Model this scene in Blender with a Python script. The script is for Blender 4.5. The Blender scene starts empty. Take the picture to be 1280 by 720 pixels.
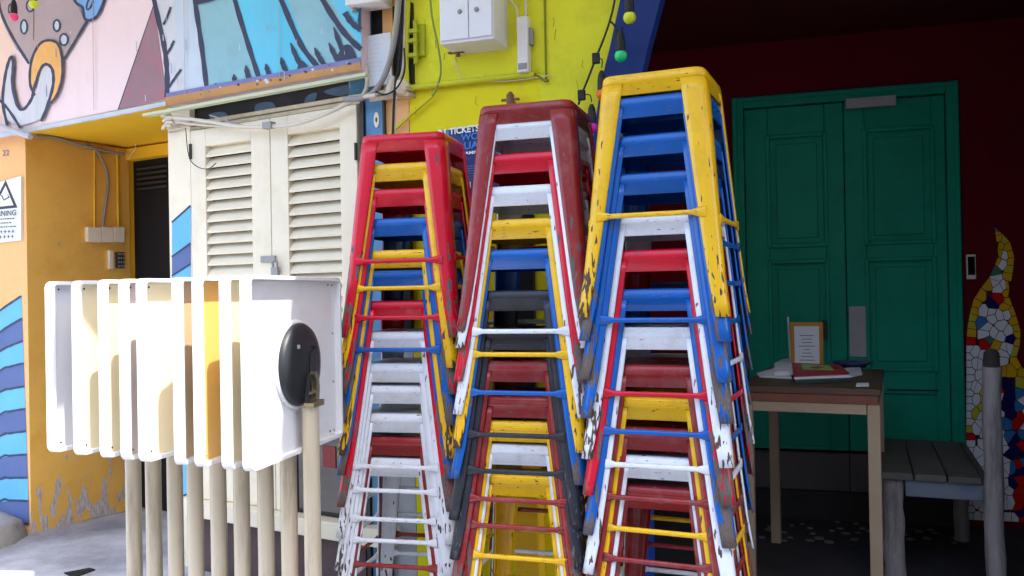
import bpy, math, random
from mathutils import Vector, Matrix
random.seed(7)
C = bpy.data.collections.new('scene_objects'); bpy.context.scene.collection.children.link(C)
S = bpy.context.scene
R = math.radians
# ---------------------------------------------------------------- camera
CAMH = 1.26; F_PX = 1080.0
cd = bpy.data.cameras.new('camera'); cam = bpy.data.objects.new('camera', cd); C.objects.link(cam)
cd.sensor_width = 36; cd.lens = 36*F_PX/1280; cd.clip_end = 500; cd.clip_start = .05
CM = Matrix.Translation((0, 0, CAMH)) @ Matrix.Rotation(R(90.3), 4, 'X') @ Matrix.Rotation(-.018, 4, 'Z')
cam.matrix_world = CM; S.camera = cam
def ray(px, py):
    return (CM.to_3x3() @ Vector(((px-640)/F_PX, (360-py)/F_PX, -1)))
def G(px, py, z=0.0):
    r = ray(px, py); t = (z-CAMH)/r.z
    return Vector((r.x*t, r.y*t, z))
def atdepth(px, py, d):
    r = ray(px, py); t = d/r.y
    return Vector((r.x*t, d, CAMH+r.z*t))
class Frame:            # local x along the face, local y away from the street, local z up
    def __init__(s, p, deg):
        s.p = Vector((p[0], p[1], 0)); s.th = R(deg)
        s.x = Vector((math.cos(s.th), -math.sin(s.th), 0)); s.y = Vector((math.sin(s.th), math.cos(s.th), 0))
        s.M = Matrix.Translation(s.p) @ Matrix.Rotation(-s.th, 4, 'Z')
    def loc(s, px, py, off=0.0):
        r = ray(px, py); o = Vector((0, 0, CAMH))
        pp = s.p - s.y*off
        t = (pp-o).dot(s.y)/r.dot(s.y)
        h = o+r*t
        return ((h-s.p).dot(s.x), h.z)
    def P(s, px, py, off=0.0):
        u, z = s.loc(px, py, off); return Vector((u, -off, z))
    def W(s, v): return s.M @ Vector(v)
W0 = Frame((0, 0), 0)
# ---------------------------------------------------------------- mesh builder
class MB:
    def __init__(s): s.v = []; s.f = []; s.m = []; s.sm = []
    def add(s, vs, fs, mi=0, smooth=False):
        o = len(s.v); s.v += [tuple(v) for v in vs]
        for f in fs: s.f.append([i+o for i in f]); s.m.append(mi); s.sm.append(smooth)
    def box(s, x0, x1, y0, y1, z0, z1, mi=0):
        vs = [(x, y, z) for z in (z0, z1) for y in (y0, y1) for x in (x0, x1)]
        s.add(vs, [(0,2,3,1),(4,5,7,6),(0,1,5,4),(1,3,7,5),(3,2,6,7),(2,0,4,6)], mi); return s
    def prism(s, pts, y0, y1, mi=0):      # pts: (x,z), extruded along y
        n = len(pts)
        vs = [(p[0], y0, p[1]) for p in pts]+[(p[0], y1, p[1]) for p in pts]
        s.add(vs, [list(range(n)), list(range(2*n-1, n-1, -1))]+[(i, (i+1)%n, (i+1)%n+n, i+n) for i in range(n)], mi); return s
    def sheet(s, pts, y, mi=0):
        s.add([(p[0], y, p[1]) for p in pts], [list(range(len(pts)))], mi); return s
    def slab(s, pts, z0, z1, mi=0):       # pts: (x,y)
        n = len(pts)
        vs = [(p[0], p[1], z0) for p in pts]+[(p[0], p[1], z1) for p in pts]
        s.add(vs, [list(range(n)), list(range(2*n-1, n-1, -1))]+[(i, (i+1)%n, (i+1)%n+n, i+n) for i in range(n)], mi); return s
    def tube(s, pts, r, n=8, mi=0, rr=None):
        pts = [Vector(p) for p in pts]; vs = []
        prev = None
        for i, p in enumerate(pts):
            t = (pts[min(i+1, len(pts)-1)]-pts[max(i-1, 0)]).normalized()
            if prev is None:
                a = Vector((0, 0, 1)) if abs(t.z) < .9 else Vector((1, 0, 0)); nn = t.cross(a).normalized()
            else:
                nn = (prev-t*prev.dot(t)).normalized()
            prev = nn; b = t.cross(nn); ri = rr[i] if rr else r
            for k in range(n):
                a = 2*math.pi*k/n; vs.append(p+(nn*math.cos(a)+b*math.sin(a))*ri)
        fs = []
        for i in range(len(pts)-1):
            for k in range(n):
                fs.append((i*n+k, i*n+(k+1)%n, (i+1)*n+(k+1)%n, (i+1)*n+k))
        s.add(vs, fs, mi, True)
        s.add([vs[k] for k in range(n)], [list(range(n))[::-1]], mi); s.add(vs[-n:], [list(range(n))], mi)
        return s
    def lathe(s, prof, c=(0,0,0), n=24, mi=0, axis='Z'):   # prof: (r,h)
        vs = []
        for r, h in prof:
            for k in range(n):
                a = 2*math.pi*k/n; p = (r*math.cos(a), r*math.sin(a), h)
                if axis == 'Y': p = (p[0], -p[2], p[1])
                vs.append((p[0]+c[0], p[1]+c[1], p[2]+c[2]))
        fs = []
        for i in range(len(prof)-1):
            for k in range(n): fs.append((i*n+k, i*n+(k+1)%n, (i+1)*n+(k+1)%n, (i+1)*n+k))
        s.add(vs, fs, mi, True)
        s.add(vs[:n], [list(range(n))], mi); s.add(vs[-n:], [list(range(n))], mi)
        return s
ORG = {}
def mk(name, mb, mats, parent=None, org=None, bevel=0, solid=0, smooth=None):
    me = bpy.data.meshes.new(name)
    o = ORG.get(parent.name, Vector((0,0,0))) if parent else (Vector(org) if org is not None else Vector((0,0,0)))
    me.from_pydata([(v[0]-o.x, v[1]-o.y, v[2]-o.z) for v in mb.v], [], mb.f)
    if not isinstance(mats, (list, tuple)): mats = [mats]
    for m in mats: me.materials.append(m)
    for p, mi, sm in zip(me.polygons, mb.m, mb.sm):
        p.material_index = mi; p.use_smooth = sm if smooth is None else smooth
    me.update(); me.validate()
    ob = bpy.data.objects.new(name, me); C.objects.link(ob)
    if parent: ob.parent = parent
    if solid:
        md = ob.modifiers.new('s', 'SOLIDIFY'); md.thickness = solid; md.offset = 0
    if bevel:
        md = ob.modifiers.new('b', 'BEVEL'); md.width = bevel; md.segments = 2; md.limit_method = 'ANGLE'; md.angle_limit = R(40)
    return ob
def props(o, label, cat, group=None, kind=None):
    if label: o['label'] = label
    if cat: o['category'] = cat
    if group: o['group'] = group
    o['kind'] = kind or 'thing'
    return o
def thing(name, fr, org, label, cat, group=None, kind=None):
    e = bpy.data.objects.new(name, None); C.objects.link(e); e.empty_display_size = .05
    e.matrix_world = fr.M @ Matrix.Translation(org); ORG[e.name] = Vector(org)
    return props(e, label, cat, group, kind)
def solo(name, mb, mats, fr, label, cat, group=None, kind=None, **k):
    xs = [v[0] for v in mb.v]; ys = [v[1] for v in mb.v]; zs = [v[2] for v in mb.v]
    org = Vector(((min(xs)+max(xs))/2, (min(ys)+max(ys))/2, min(zs)))
    ob = mk(name, mb, mats, None, org, **k); ob.matrix_world = fr.M @ Matrix.Translation(org)
    return props(ob, label, cat, group, kind)
def smoothpts(pts, n=6, closed=False):
    P = [Vector(p) for p in pts]; out = []; L = len(P)
    rng = range(L if closed else L-1)
    for i in rng:
        if closed: a, b, c, d = P[i-1], P[i], P[(i+1)%L], P[(i+2)%L]
        else: a, b, c, d = P[max(i-1,0)], P[i], P[i+1], P[min(i+2,L-1)]
        for k in range(n):
            t = k/n
            out.append(.5*((2*b)+(c-a)*t+(2*a-5*b+4*c-d)*t*t+(3*b-a-3*c+d)*t**3))
    if not closed: out.append(P[-1])
    return out
# ---------------------------------------------------------------- materials
def lin(c):
    return tuple(((x/255)/12.92 if x/255 <= .04045 else (((x/255)+.055)/1.055)**2.4) for x in c)
MATS = {}
def paint(name, rgb, rough=.6, var=.12, scale=3, dirt=None, dirt_amt=0.0, dscale=9, metal=0, bump=0, bscale=60, spec=.4, coat=0, chip=None, streak=False, transl=0):
    if name in MATS: return MATS[name]
    m = bpy.data.materials.new(name); m.use_nodes = True; nt = m.node_tree; N = nt.nodes; L = nt.links
    b = N['Principled BSDF']; b.inputs['Roughness'].default_value = rough; b.inputs['Metallic'].default_value = metal
    b.inputs['Specular IOR Level'].default_value = spec; b.inputs['Coat Weight'].default_value = coat
    tc = N.new('ShaderNodeTexCoord'); mp = N.new('ShaderNodeMapping'); L.new(tc.outputs['Object'], mp.inputs[0])
    if streak: mp.inputs['Scale'].default_value = (1, 1, .12)
    oi = N.new('ShaderNodeObjectInfo'); ml = N.new('ShaderNodeMath'); ml.operation = 'MULTIPLY'; ml.inputs[1].default_value = 37
    L.new(oi.outputs['Random'], ml.inputs[0])
    def noise(sc, det=4, rgh=.6, src=mp):
        n = N.new('ShaderNodeTexNoise'); n.noise_dimensions = '4D'; n.inputs['Scale'].default_value = sc; n.inputs['Detail'].default_value = det
        n.inputs['Roughness'].default_value = rgh; L.new(src.outputs[0], n.inputs['Vector']); L.new(ml.outputs[0], n.inputs['W']); return n
    c = lin(rgb)
    n1 = noise(scale, 5)
    mr = N.new('ShaderNodeMapRange'); mr.inputs['From Min'].default_value = .3; mr.inputs['From Max'].default_value = .7
    mr.inputs['To Min'].default_value = 1-var; mr.inputs['To Max'].default_value = 1+var; L.new(n1.outputs['Fac'], mr.inputs['Value'])
    hs = N.new('ShaderNodeHueSaturation'); hs.inputs['Color'].default_value = (*c, 1); L.new(mr.outputs[0], hs.inputs['Value'])
    col = hs.outputs[0]
    if dirt is not None:
        n2 = noise(dscale, 6, .7)
        rp = N.new('ShaderNodeMapRange'); rp.inputs['From Min'].default_value = .5; rp.inputs['From Max'].default_value = .72
        rp.inputs['To Max'].default_value = dirt_amt; L.new(n2.outputs['Fac'], rp.inputs['Value'])
        mx = N.new('ShaderNodeMix'); mx.data_type = 'RGBA'; L.new(rp.outputs[0], mx.inputs[0]); L.new(col, mx.inputs[6]); mx.inputs[7].default_value = (*lin(dirt), 1)
        col = mx.outputs[2]
    if chip:     # (bare colour, z where wear ends, threshold at z=0, threshold high up, scale)
        cc, zt, t0, t1, cs = chip
        sp = N.new('ShaderNodeSeparateXYZ'); L.new(tc.outputs['Object'], sp.inputs[0])
        tr = N.new('ShaderNodeMapRange'); tr.inputs['From Max'].default_value = zt; tr.inputs['To Min'].default_value = t0; tr.inputs['To Max'].default_value = t1
        L.new(sp.outputs['Z'], tr.inputs['Value'])
        if name.startswith('stool'):
            o2 = N.new('ShaderNodeMath'); o2.operation = 'MULTIPLY'; o2.inputs[1].default_value = 173; L.new(oi.outputs['Random'], o2.inputs[0])
            o3 = N.new('ShaderNodeMath'); o3.operation = 'FRACT'; L.new(o2.outputs[0], o3.inputs[0])
            o4 = N.new('ShaderNodeMapRange'); o4.inputs['To Min'].default_value = t0-.09; o4.inputs['To Max'].default_value = t0+.06; L.new(o3.outputs[0], o4.inputs['Value']); L.new(o4.outputs[0], tr.inputs['To Min'])
        n3 = noise(cs, 2, .45, tc); 
        sb = N.new('ShaderNodeMath'); sb.operation = 'SUBTRACT'; L.new(n3.outputs['Fac'], sb.inputs[0]); L.new(tr.outputs[0], sb.inputs[1])
        st = N.new('ShaderNodeMapRange'); st.inputs['From Max'].default_value = .02; L.new(sb.outputs[0], st.inputs['Value'])
        n4 = noise(50, 4, .6, tc)
        cr = N.new('ShaderNodeValToRGB'); cr.color_ramp.elements[0].position = .35; cr.color_ramp.elements[0].color = (*[x*.55 for x in lin(cc)], 1)
        cr.color_ramp.elements[1].position = .65; cr.color_ramp.elements[1].color = (*lin(cc), 1); L.new(n4.outputs['Fac'], cr.inputs[0])
        mx = N.new('ShaderNodeMix'); mx.data_type = 'RGBA'; L.new(st.outputs[0], mx.inputs[0]); L.new(col, mx.inputs[6]); L.new(cr.outputs[0], mx.inputs[7])
        col = mx.outputs[2]
        rm = N.new('ShaderNodeMapRange'); rm.inputs['To Min'].default_value = rough; rm.inputs['To Max'].default_value = .75; L.new(st.outputs[0], rm.inputs['Value']); L.new(rm.outputs[0], b.inputs['Roughness'])
        bp = N.new('ShaderNodeBump'); bp.inputs['Strength'].default_value = .5; bp.inputs['Distance'].default_value = -.0015; L.new(st.outputs[0], bp.inputs['Height']); L.new(bp.outputs[0], b.inputs['Normal'])
    if bump:
        n5 = noise(bscale, 4, .6, tc); bp = N.new('ShaderNodeBump'); bp.inputs['Strength'].default_value = bump; bp.inputs['Distance'].default_value = .004
        L.new(n5.outputs['Fac'], bp.inputs['Height']); L.new(bp.outputs[0], b.inputs['Normal'])
    L.new(col, b.inputs['Base Color'])
    if transl:
        t = N.new('ShaderNodeBsdfTranslucent'); L.new(col, t.inputs[0]); ms = N.new('ShaderNodeMixShader'); ms.inputs[0].default_value = transl
        L.new(b.outputs[0], ms.inputs[1]); L.new(t.outputs[0], ms.inputs[2]); L.new(ms.outputs[0], N['Material Output'].inputs[0])
    MATS[name] = m; return m
BARE = (112, 98, 92)
RED = paint('stool_red', (206, 4, 42), .26, .1, 5, (120, 20, 30), .25, 14, chip=(BARE, .34, .46, .68, 8), coat=.12)
BRK = paint('stool_brick_red', (140, 34, 36), .26, .16, 6, (160, 110, 105), .4, 11, chip=(BARE, .34, .46, .68, 9), coat=.12)
YEL = paint('stool_yellow', (236, 184, 14), .26, .08, 5, (170, 120, 40), .35, 16, chip=((96, 70, 52), .30, .53, .67, 14), coat=.12)
BLU = paint('stool_blue', (8, 90, 174), .26, .1, 5, (30, 60, 120), .3, 14, chip=(BARE, .34, .46, .68, 8), coat=.12)
WHT = paint('stool_white', (226, 230, 238), .26, .05, 5, (170, 150, 130), .3, 15, chip=((100, 80, 70), .30, .55, .68, 15), coat=.12)
BLK = paint('stool_black', (38, 40, 48), .4, .15, 5, (80, 80, 85), .3, 14, chip=((110, 105, 105), .5, .6, .72, 18))
LIME = paint('lime_wall', (230, 228, 44), .75, .08, 1.5, (176, 176, 40), .5, 5, bump=.25, bscale=45)
YELW = paint('yellow_wall', (238, 226, 14), .75, .08, 2, (220, 168, 30), .5, 4, bump=.25, bscale=45)
NAVY = paint('navy_arch', (8, 46, 120), .6, .1, 3, bump=.1)
MAROON = paint('maroon_wall', (104, 2, 26), .75, .12, 2, (60, 4, 18), .4, 4, bump=.2, spec=.15)
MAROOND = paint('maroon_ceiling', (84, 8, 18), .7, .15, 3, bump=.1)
GREEN = paint('green_door', (0, 150, 122), .5, .10, 2, (0, 112, 90), .4, 6, bump=.08, spec=.2)
GREY = paint('grey_plate', (168, 168, 172), .5, .08, 12)
CREAM = paint('cream_paint', (234, 222, 196), .55, .04, 3, (205, 180, 145), .35, 7, bump=.1)
PEACH = paint('peach_wall', (244, 186, 124), .8, .05, 2, (230, 150, 90), .5, 3, bump=.2)
OCHRE = paint('ochre_wall', (238, 184, 86), .8, .08, 2, (212, 148, 50), .6, 3, bump=.3, bscale=30, chip=((214, 200, 190), .5, .44, .73, 16))
OCHREC = paint('ochre_soffit', (248, 196, 36), .75, .06, 3, bump=.15)
SKYB = paint('mural_sky_blue', (100, 178, 226), .65, .08, 3)
PURP = paint('mural_purple_blue', (84, 102, 150), .65, .12, 4)
INK = paint('mural_outline', (52, 58, 82), .65, .1, 8)
PINK = paint('mural_pink', (238, 214, 216), .6, .05, 1.5, (220, 186, 190), .7, 3, bump=.2, bscale=14, streak=True)
TAUPE = paint('mural_taupe', (172, 154, 156), .65, .1, 3, (200, 150, 140), .3, 5)
ORNG = paint('mural_orange', (236, 176, 96), .65, .1, 4, (248, 196, 140), .5, 8)
MAUVE = paint('mural_mauve', (150, 116, 126), .65, .08, 4, (210, 80, 100), .5, 12)
ICE = paint('mural_ice', (196, 208, 220), .65, .10, 3, (130, 150, 180), .45, 6, bump=.15, streak=True)
AQUA = paint('mural_aqua', (96, 198, 226), .65, .10, 3, (130, 150, 180), .45, 6, bump=.15, streak=True)
TEAL = paint('mural_dull_teal', (140, 186, 196), .65, .1, 3, (110, 160, 180), .5, 7)
BLUEG = paint('mural_light_blue', (120, 170, 222), .65, .06, 4)
PALE = paint('mural_pale_grey', (206, 208, 214), .65, .10, 4, (130, 150, 180), .45, 6, bump=.15, streak=True)
TAN = paint('mural_tan_band', (196, 142, 84), .7, .15, 6, (120, 100, 110), .6, 12)
LILAC = paint('mural_lilac_edge', (120, 122, 170), .7, .15, 6)
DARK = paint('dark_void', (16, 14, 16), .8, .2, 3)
DSHADE = paint('shaded_dark_panel', (38, 34, 34), .7, .4, 3, (84, 66, 50), .4, 7)  # near-black base holds the shade of the recess, with brown mottle
BEAMC = paint('weathered_beam', (206, 190, 160), .7, .12, 4, (130, 105, 80), .6, 9, bump=.3)
LIP = paint('pale_green_lip', (196, 202, 166), .6, .1, 6)
WPL = paint('white_plastic', (232, 230, 226), .45, .03, 4)
WMET = paint('white_metal_box', (228, 230, 234), .4, .03, 4, (200, 180, 160), .2, 8)
RUST = paint('rusty_steel', (120, 86, 60), .7, .25, 14)
CABW = paint('cable_cream', (214, 204, 186), .5, .06, 8)
CABG = paint('cable_grey', (150, 148, 146), .5, .1, 8)
CABK = paint('cable_black', (24, 24, 28), .5, .1, 8)
CABY = paint('pipe_lime', (204, 206, 36), .5, .06, 6)
STEELB = paint('blue_steel', (86, 140, 180), .5, .1, 5, (60, 90, 120), .5, 12)
POLE = paint('table_column', (184, 172, 150), .32, .09, 8, (120, 102, 80), .8, 17, spec=.5, streak=True)
TOPW = paint('table_white', (224, 225, 226), .38, .03, 5, (200, 190, 170), .25, 9)
DISC = paint('black_casting', (34, 37, 42), .48, .1, 8)
BRONZE = paint('bronze_bracket', (150, 136, 112), .35, .12, 12, metal=.9)
SCREW = paint('screw_dark', (60, 55, 50), .5, .1, 8)
CONC = paint('concrete_kerb', (150, 148, 144), .85, .12, 4, (100, 98, 96), .6, 9, bump=.5)
PLINTH = paint('grey_plinth', (96, 94, 92), .7, .1, 3, (70, 70, 70), .5, 6)
OLDW = paint('weathered_log', (158, 152, 152), .85, .25, 12, (60, 54, 52), .9, 26, bump=1.0, bscale=26, streak=True)
PLANK = paint('grey_plank', (92, 90, 86), .75, .12, 3, (60, 58, 56), .5, 7, bump=.3)
PLANKB = paint('faded_blue_board', (110, 118, 130), .8, .15, 6, (60, 100, 140), .6, 9, bump=.4)
TWOOD = paint('table_top_wood', (86, 62, 48), .5, .15, 4, (60, 42, 34), .6, 9)
TEDGE = paint('table_edge_wood', (112, 66, 48), .5, .12, 5)
TLEG = paint('table_leg_wood', (158, 138, 112), .55, .08, 4, (150, 122, 92), .5, 10)
FRM = paint('gilt_frame', (190, 132, 44), .45, .1, 8)
PAPER = paint('paper', (222, 226, 232), .7, .03, 5)
INKT = paint('print_ink', (60, 60, 66), .7, .05, 5)
BOOKR = paint('book_red', (160, 30, 54), .5, .1, 8); BOOKG = paint('book_green', (150, 200, 90), .5, .1, 8); BOOKK = paint('book_dark', (44, 60, 56), .5, .1, 8)
BOWL = paint('bowl_blue', (70, 70, 130), .35, .15, 9); BOWLR = paint('bowl_red', (110, 50, 60), .35, .15, 9)
PNAVY = paint('poster_navy', (44, 60, 120), .5, .2, 6); PBLUE = paint('poster_blue', (96, 150, 220), .5, .06, 6); PWH = paint('poster_white', (240, 242, 246), .5, .02, 6)
PTXT = paint('poster_blue_ink', (60, 140, 232), .5, .03, 6)
GLASSK = paint('dark_glass', (10, 14, 16), .08, .1, 3, spec=.6)
CANVAS = paint('canopy_canvas', (236, 232, 222), .8, .04, 2, transl=.25)
OPPW = paint('opposite_wall', (214, 206, 190), .8, .06, 1)
# ground
def ground_mat():
    m = bpy.data.materials.new('concrete_ground'); m.use_nodes = True; nt = m.node_tree; N = nt.nodes; L = nt.links; b = N['Principled BSDF']
    tc = N.new('ShaderNodeTexCoord'); n = N.new('ShaderNodeTexNoise'); n.inputs['Scale'].default_value = 1.6; n.inputs['Detail'].default_value = 9; n.inputs['Roughness'].default_value = .65
    L.new(tc.outputs['Object'], n.inputs[0]); cr = N.new('ShaderNodeValToRGB'); e = cr.color_ramp.elements
    e[0].position = .34; e[0].color = (*lin((112, 114, 122)), 1); e[1].position = .64; e[1].color = (*lin((186, 187, 192)), 1)
    k = cr.color_ramp.elements.new(.5); k.color = (*lin((156, 157, 164)), 1)
    L.new(n.outputs[0], cr.inputs[0]); L.new(cr.outputs[0], b.inputs['Base Color']); b.inputs['Roughness'].default_value = .8
    n2 = N.new('ShaderNodeTexNoise'); n2.inputs['Scale'].default_value = 60; n2.inputs['Detail'].default_value = 6; L.new(tc.outputs['Object'], n2.inputs[0])
    bp = N.new('ShaderNodeBump'); bp.inputs['Strength'].default_value = .3; bp.inputs['Distance'].default_value = .01; L.new(n2.outputs[0], bp.inputs['Height']); L.new(bp.outputs[0], b.inputs['Normal'])
    return m
GROUND = ground_mat()
# ---------------------------------------------------------------- frames
corner = G(39, 667)
FA = Frame(corner, 30)                       # mural / shutter facade
FS = Frame(corner, -58)                      # ochre side wall of the passage
uB = FA.loc(452, 300)[0]
FB = Frame(FA.W((uB, 0, 0)), 19)             # lime wall
FC = Frame(G(1060, 650), 17)                 # porch back wall
print('corner', corner, 'FB', FB.p, 'FC', FC.p)
# ---------------------------------------------------------------- ground and sky
mb = MB(); mb.box(-60, 60, -60, 60, -.3, 0)
props(mk('ground', mb, GROUND), 'grey concrete paving in front of the shophouse', None, kind='structure')
mb = MB(); mb.box(-60, 60, -5.6, 1.75, .0, .004)
props(mk('road', mb, paint('asphalt', (62, 62, 64), .85, .1, 2, bump=.4)), 'dark asphalt street in front of the paving', None, kind='structure')
mb = MB()
for (a_, b_) in (((-80, 690), (150, 641)), ((150, 641), (300, 612))):
    p0, p1 = G(*a_, .0), G(*b_, .0); t_ = (p1-p0).normalized(); n_ = Vector((-t_.y, t_.x, 0))*.004
    mb.slab([((p0-n_).x, (p0-n_).y), ((p1-n_).x, (p1-n_).y), ((p1+n_).x, (p1+n_).y), ((p0+n_).x, (p0+n_).y)], .0003, .0012)
props(mk('pavement_joint', mb, paint('joint_dark', (84, 84, 86), .9, .2, 9)), 'thin dark joints in the concrete paving', None, kind='structure')
# drain slot
p = [G(x, y, .004) for x, y in ((80, 716), (112, 710), (119, 712), (92, 722))]
mb = MB(); mb.slab([(q.x, q.y) for q in p], .001, .006)
solo('drain_slot', mb, DARK, W0, 'narrow black drain slot in the concrete at the lower left', 'drain')
# kerb stone lump bottom left
mb = MB()
pts = [G(-60, 655), G(10, 652), G(20, 660), G(37, 669), G(18, 680), G(-20, 694), G(-80, 694)]
c0 = sum(pts, Vector())/len(pts)
lay = []
for k, (h, s_) in enumerate(((0, 1), (.05, .93), (.085, .75), (.1, .4))):
    lay += [((q.x-c0.x)*s_+c0.x+random.uniform(-.01, .01), (q.y-c0.y)*s_+c0.y, h) for q in pts]
n = len(pts); fs = []
for k in range(3):
    for i in range(n): fs.append((k*n+i, k*n+(i+1)%n, (k+1)*n+(i+1)%n, (k+1)*n+i))
fs.append([3*n+i for i in range(n)])
mb.add(lay, fs, 0, True)
solo('kerb_stone', mb, CONC, W0, 'worn grey concrete lump at the foot of the blue striped pillar', 'kerb stone')
# ---------------------------------------------------------------- helpers for painting on walls
class Art:
    def __init__(s, fr, off, mats): s.fr = fr; s.off = off; s.k = 0; s.mb = MB(); s.mats = mats
    def o(s): s.k += 1; return s.off+.0002*s.k
    def idx(s, m):
        if m not in s.mats: s.mats.append(m)
        return s.mats.index(m)
    def fill(s, pts, m, smooth=False):
        if smooth: pts = [(q.x, q.y) for q in smoothpts([Vector((a, b)) for a, b in pts], 6, True)]
        off = s.o(); s.mb.sheet([s.fr.loc(a, b, s.off) for a, b in pts], -off, s.idx(m))
    def line(s, pts, w, m, smooth=True, taper=False):
        P = [Vector(q) for q in pts]
        if smooth and len(P) > 2: P = smoothpts(P, 6)
        off = s.o(); vs = []
        for i, q in enumerate(P):
            t = (P[min(i+1, len(P)-1)]-P[max(i-1, 0)]).normalized(); nn = Vector((-t.y, t.x))*w/2*(1+.12*math.sin(i*1.7))
            if taper and i > len(P)*.6: nn *= max(.15, 1-(i-len(P)*.6)/(len(P)*.4))
            for sg in (1, -1):
                a = q+nn*sg; u, z = s.fr.loc(a.x, a.y, s.off); vs.append((u, -off, z))
        s.mb.add(vs, [(2*i, 2*i+2, 2*i+3, 2*i+1) for i in range(len(P)-1)], s.idx(m))
    def ring(s, cx, cy, rx, ry, w, mline, mfill, rot=0):
        P = [(cx+rx*math.cos(a)*math.cos(rot)-ry*math.sin(a)*math.sin(rot), cy+rx*math.cos(a)*math.sin(rot)+ry*math.sin(a)*math.cos(rot)) for a in [2*math.pi*i/20 for i in range(21)]]
        if mfill: s.fill(P[:-1], mfill)
        s.line(P, w, mline, smooth=False)
def text(body, fr, box, off, mat, parent, name='lettering', bold=0.0, font_sx=True):
    """box = px corners: lower-left, lower-right, upper-left on the wall"""
    cu = bpy.data.curves.new('t', 'FONT'); cu.body = body; cu.extrude = .0; cu.offset = bold
    ob = bpy.data.objects.new('t', cu); C.objects.link(ob); dg = bpy.context.evaluated_depsgraph_get(); dg.update()
    me = bpy.data.meshes.new_from_object(ob.evaluated_get(dg)); bpy.data.objects.remove(ob)
    xs = [v.co.x for v in me.vertices]; ys = [v.co.y for v in me.vertices]
    x0, x1, y0, y1 = min(xs), max(xs), min(ys), max(ys)
    a = Vector(fr.loc(*box[0], off)); b = Vector(fr.loc(*box[1], off)); c = Vector(fr.loc(*box[2], off))
    o = ORG.get(parent.name, Vector())
    for v in me.vertices:
        s_ = (v.co.x-x0)/(x1-x0); t_ = (v.co.y-y0)/(y1-y0)
        q = a+(b-a)*s_+(c-a)*t_
        v.co = Vector((q.x, -off, q.y))-o
    me.materials.clear(); me.materials.append(mat)
    ob = bpy.data.objects.new(name, me); C.objects.link(ob); ob.parent = parent
    return ob
def wallrect(fr, x0, y0, x1, y1, off=0.0):   # px rect -> u0,u1,z0,z1 using left/right at mid y and top/bottom at mid x
    xm, ym = (x0+x1)/2, (y0+y1)/2
    return fr.loc(x0, ym, off)[0], fr.loc(x1, ym, off)[0], fr.loc(xm, y1, off)[1], fr.loc(xm, y0, off)[1]
# ---------------------------------------------------------------- FACADE A
u_l = FA.loc(212, 300)[0]; u_r = FA.loc(240, 300)[0]
zl = FA.loc(205, 128, .06)[1]               # soffit height over passage
# left pillar (peach, stripes)
root = thing('painted_pillar', FA, (-.6, 0, 0), 'peach pillar with slanted light and dark blue stripes at the left edge', 'pillar')
mb = MB(); mb.box(-1.6, -.002, 0, .5, 0, 3.2); mk('pillar_body', mb, PEACH, root)
art = Art(FA, .001, [])
Lb = [390, 417, 441, 465, 492, 520, 547, 574, 601, 628, 655]; Rb = [369, 397, 425, 453, 482, 510, 538, 567, 596, 625, 654]
for i in range(10):
    art.fill([(-60, Lb[i]+50), (30+.02*0+i*.9, Rb[i]), (30+(i+1)*.9, Rb[i+1]), (-60, Lb[i+1]+50)] if False else [(-2, Lb[i]), (14, (Lb[i]+Rb[i])/2-1), (27+i*1.0, Rb[i]+1), (27+(i+1)*1.0, Rb[i+1]+1), (14, (Lb[i+1]+Rb[i+1])/2-1), (-2, Lb[i+1]), (-60, Lb[i+1]+46), (-60, Lb[i]+46)], SKYB if i % 2 == 0 else PURP)
for i in range(11): art.line([(-60, Lb[i]+46), (-2, Lb[i]), (14, (Lb[i]+Rb[i])/2-1), (27+i, Rb[i]+1)], 2.6, INK)
mk('painted_stripes', art.mb, art.mats, root)
# house number / small marks
text('22', FA, ((3, 195), (11, 194), (3, 188)), .004, PURP, root, 'house_mark')
# warning sign
root = thing('warning_sign', FA, FA.P(12, 303, .01), 'white surveillance warning sign with a black triangle on the peach pillar', 'sign')
c = [FA.loc(*q, .012) for q in ((-24, 235), (26, 220), (26, 300), (-24, 306))]
mb = MB(); mb.prism(c, -.012, -.002); mk('sign_board', mb, WPL, root, bevel=.001)
art = Art(FA, .0125, [])
art.fill([(-12, 263), (7, 225), (22, 259.5)], INKT); art.fill([(-6.5, 259), (7, 232), (17, 256.5)], WPL)
art.line([(2, 244), (5, 250), (12, 246)], 1.6, INKT, smooth=False); art.line([(5, 250), (11, 247), (10, 243)], 1.1, INKT, smooth=False)
for i, (yy, w) in enumerate(((274, 19), (279, 15), (284, 23))):
    x = -16
    while x < w-1:
        l = random.uniform(1.4, 3.6); l = min(l, w-x); art.line([(x, yy+(-x)*.05), (x+l, yy-(x+l)*.05)], 1.2, INKT, smooth=False); x += l+1.0
for yy in (290, 296.5):
    for x in range(-18, 22, 5):
        art.line([(x, yy-x*.05), (x+3, yy-(x+3)*.05)], .9, INKT, smooth=False); art.line([(x+1.5, yy-2-x*.05), (x+1.5, yy+2-x*.05)], .9, INKT, smooth=False)
mk('printed_lines', art.mb, art.mats, root)
text('WARNING', FA, ((-16, 271.5), (20, 269), (-16, 264.8)), .0215, INKT, root, bold=.012)
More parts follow.
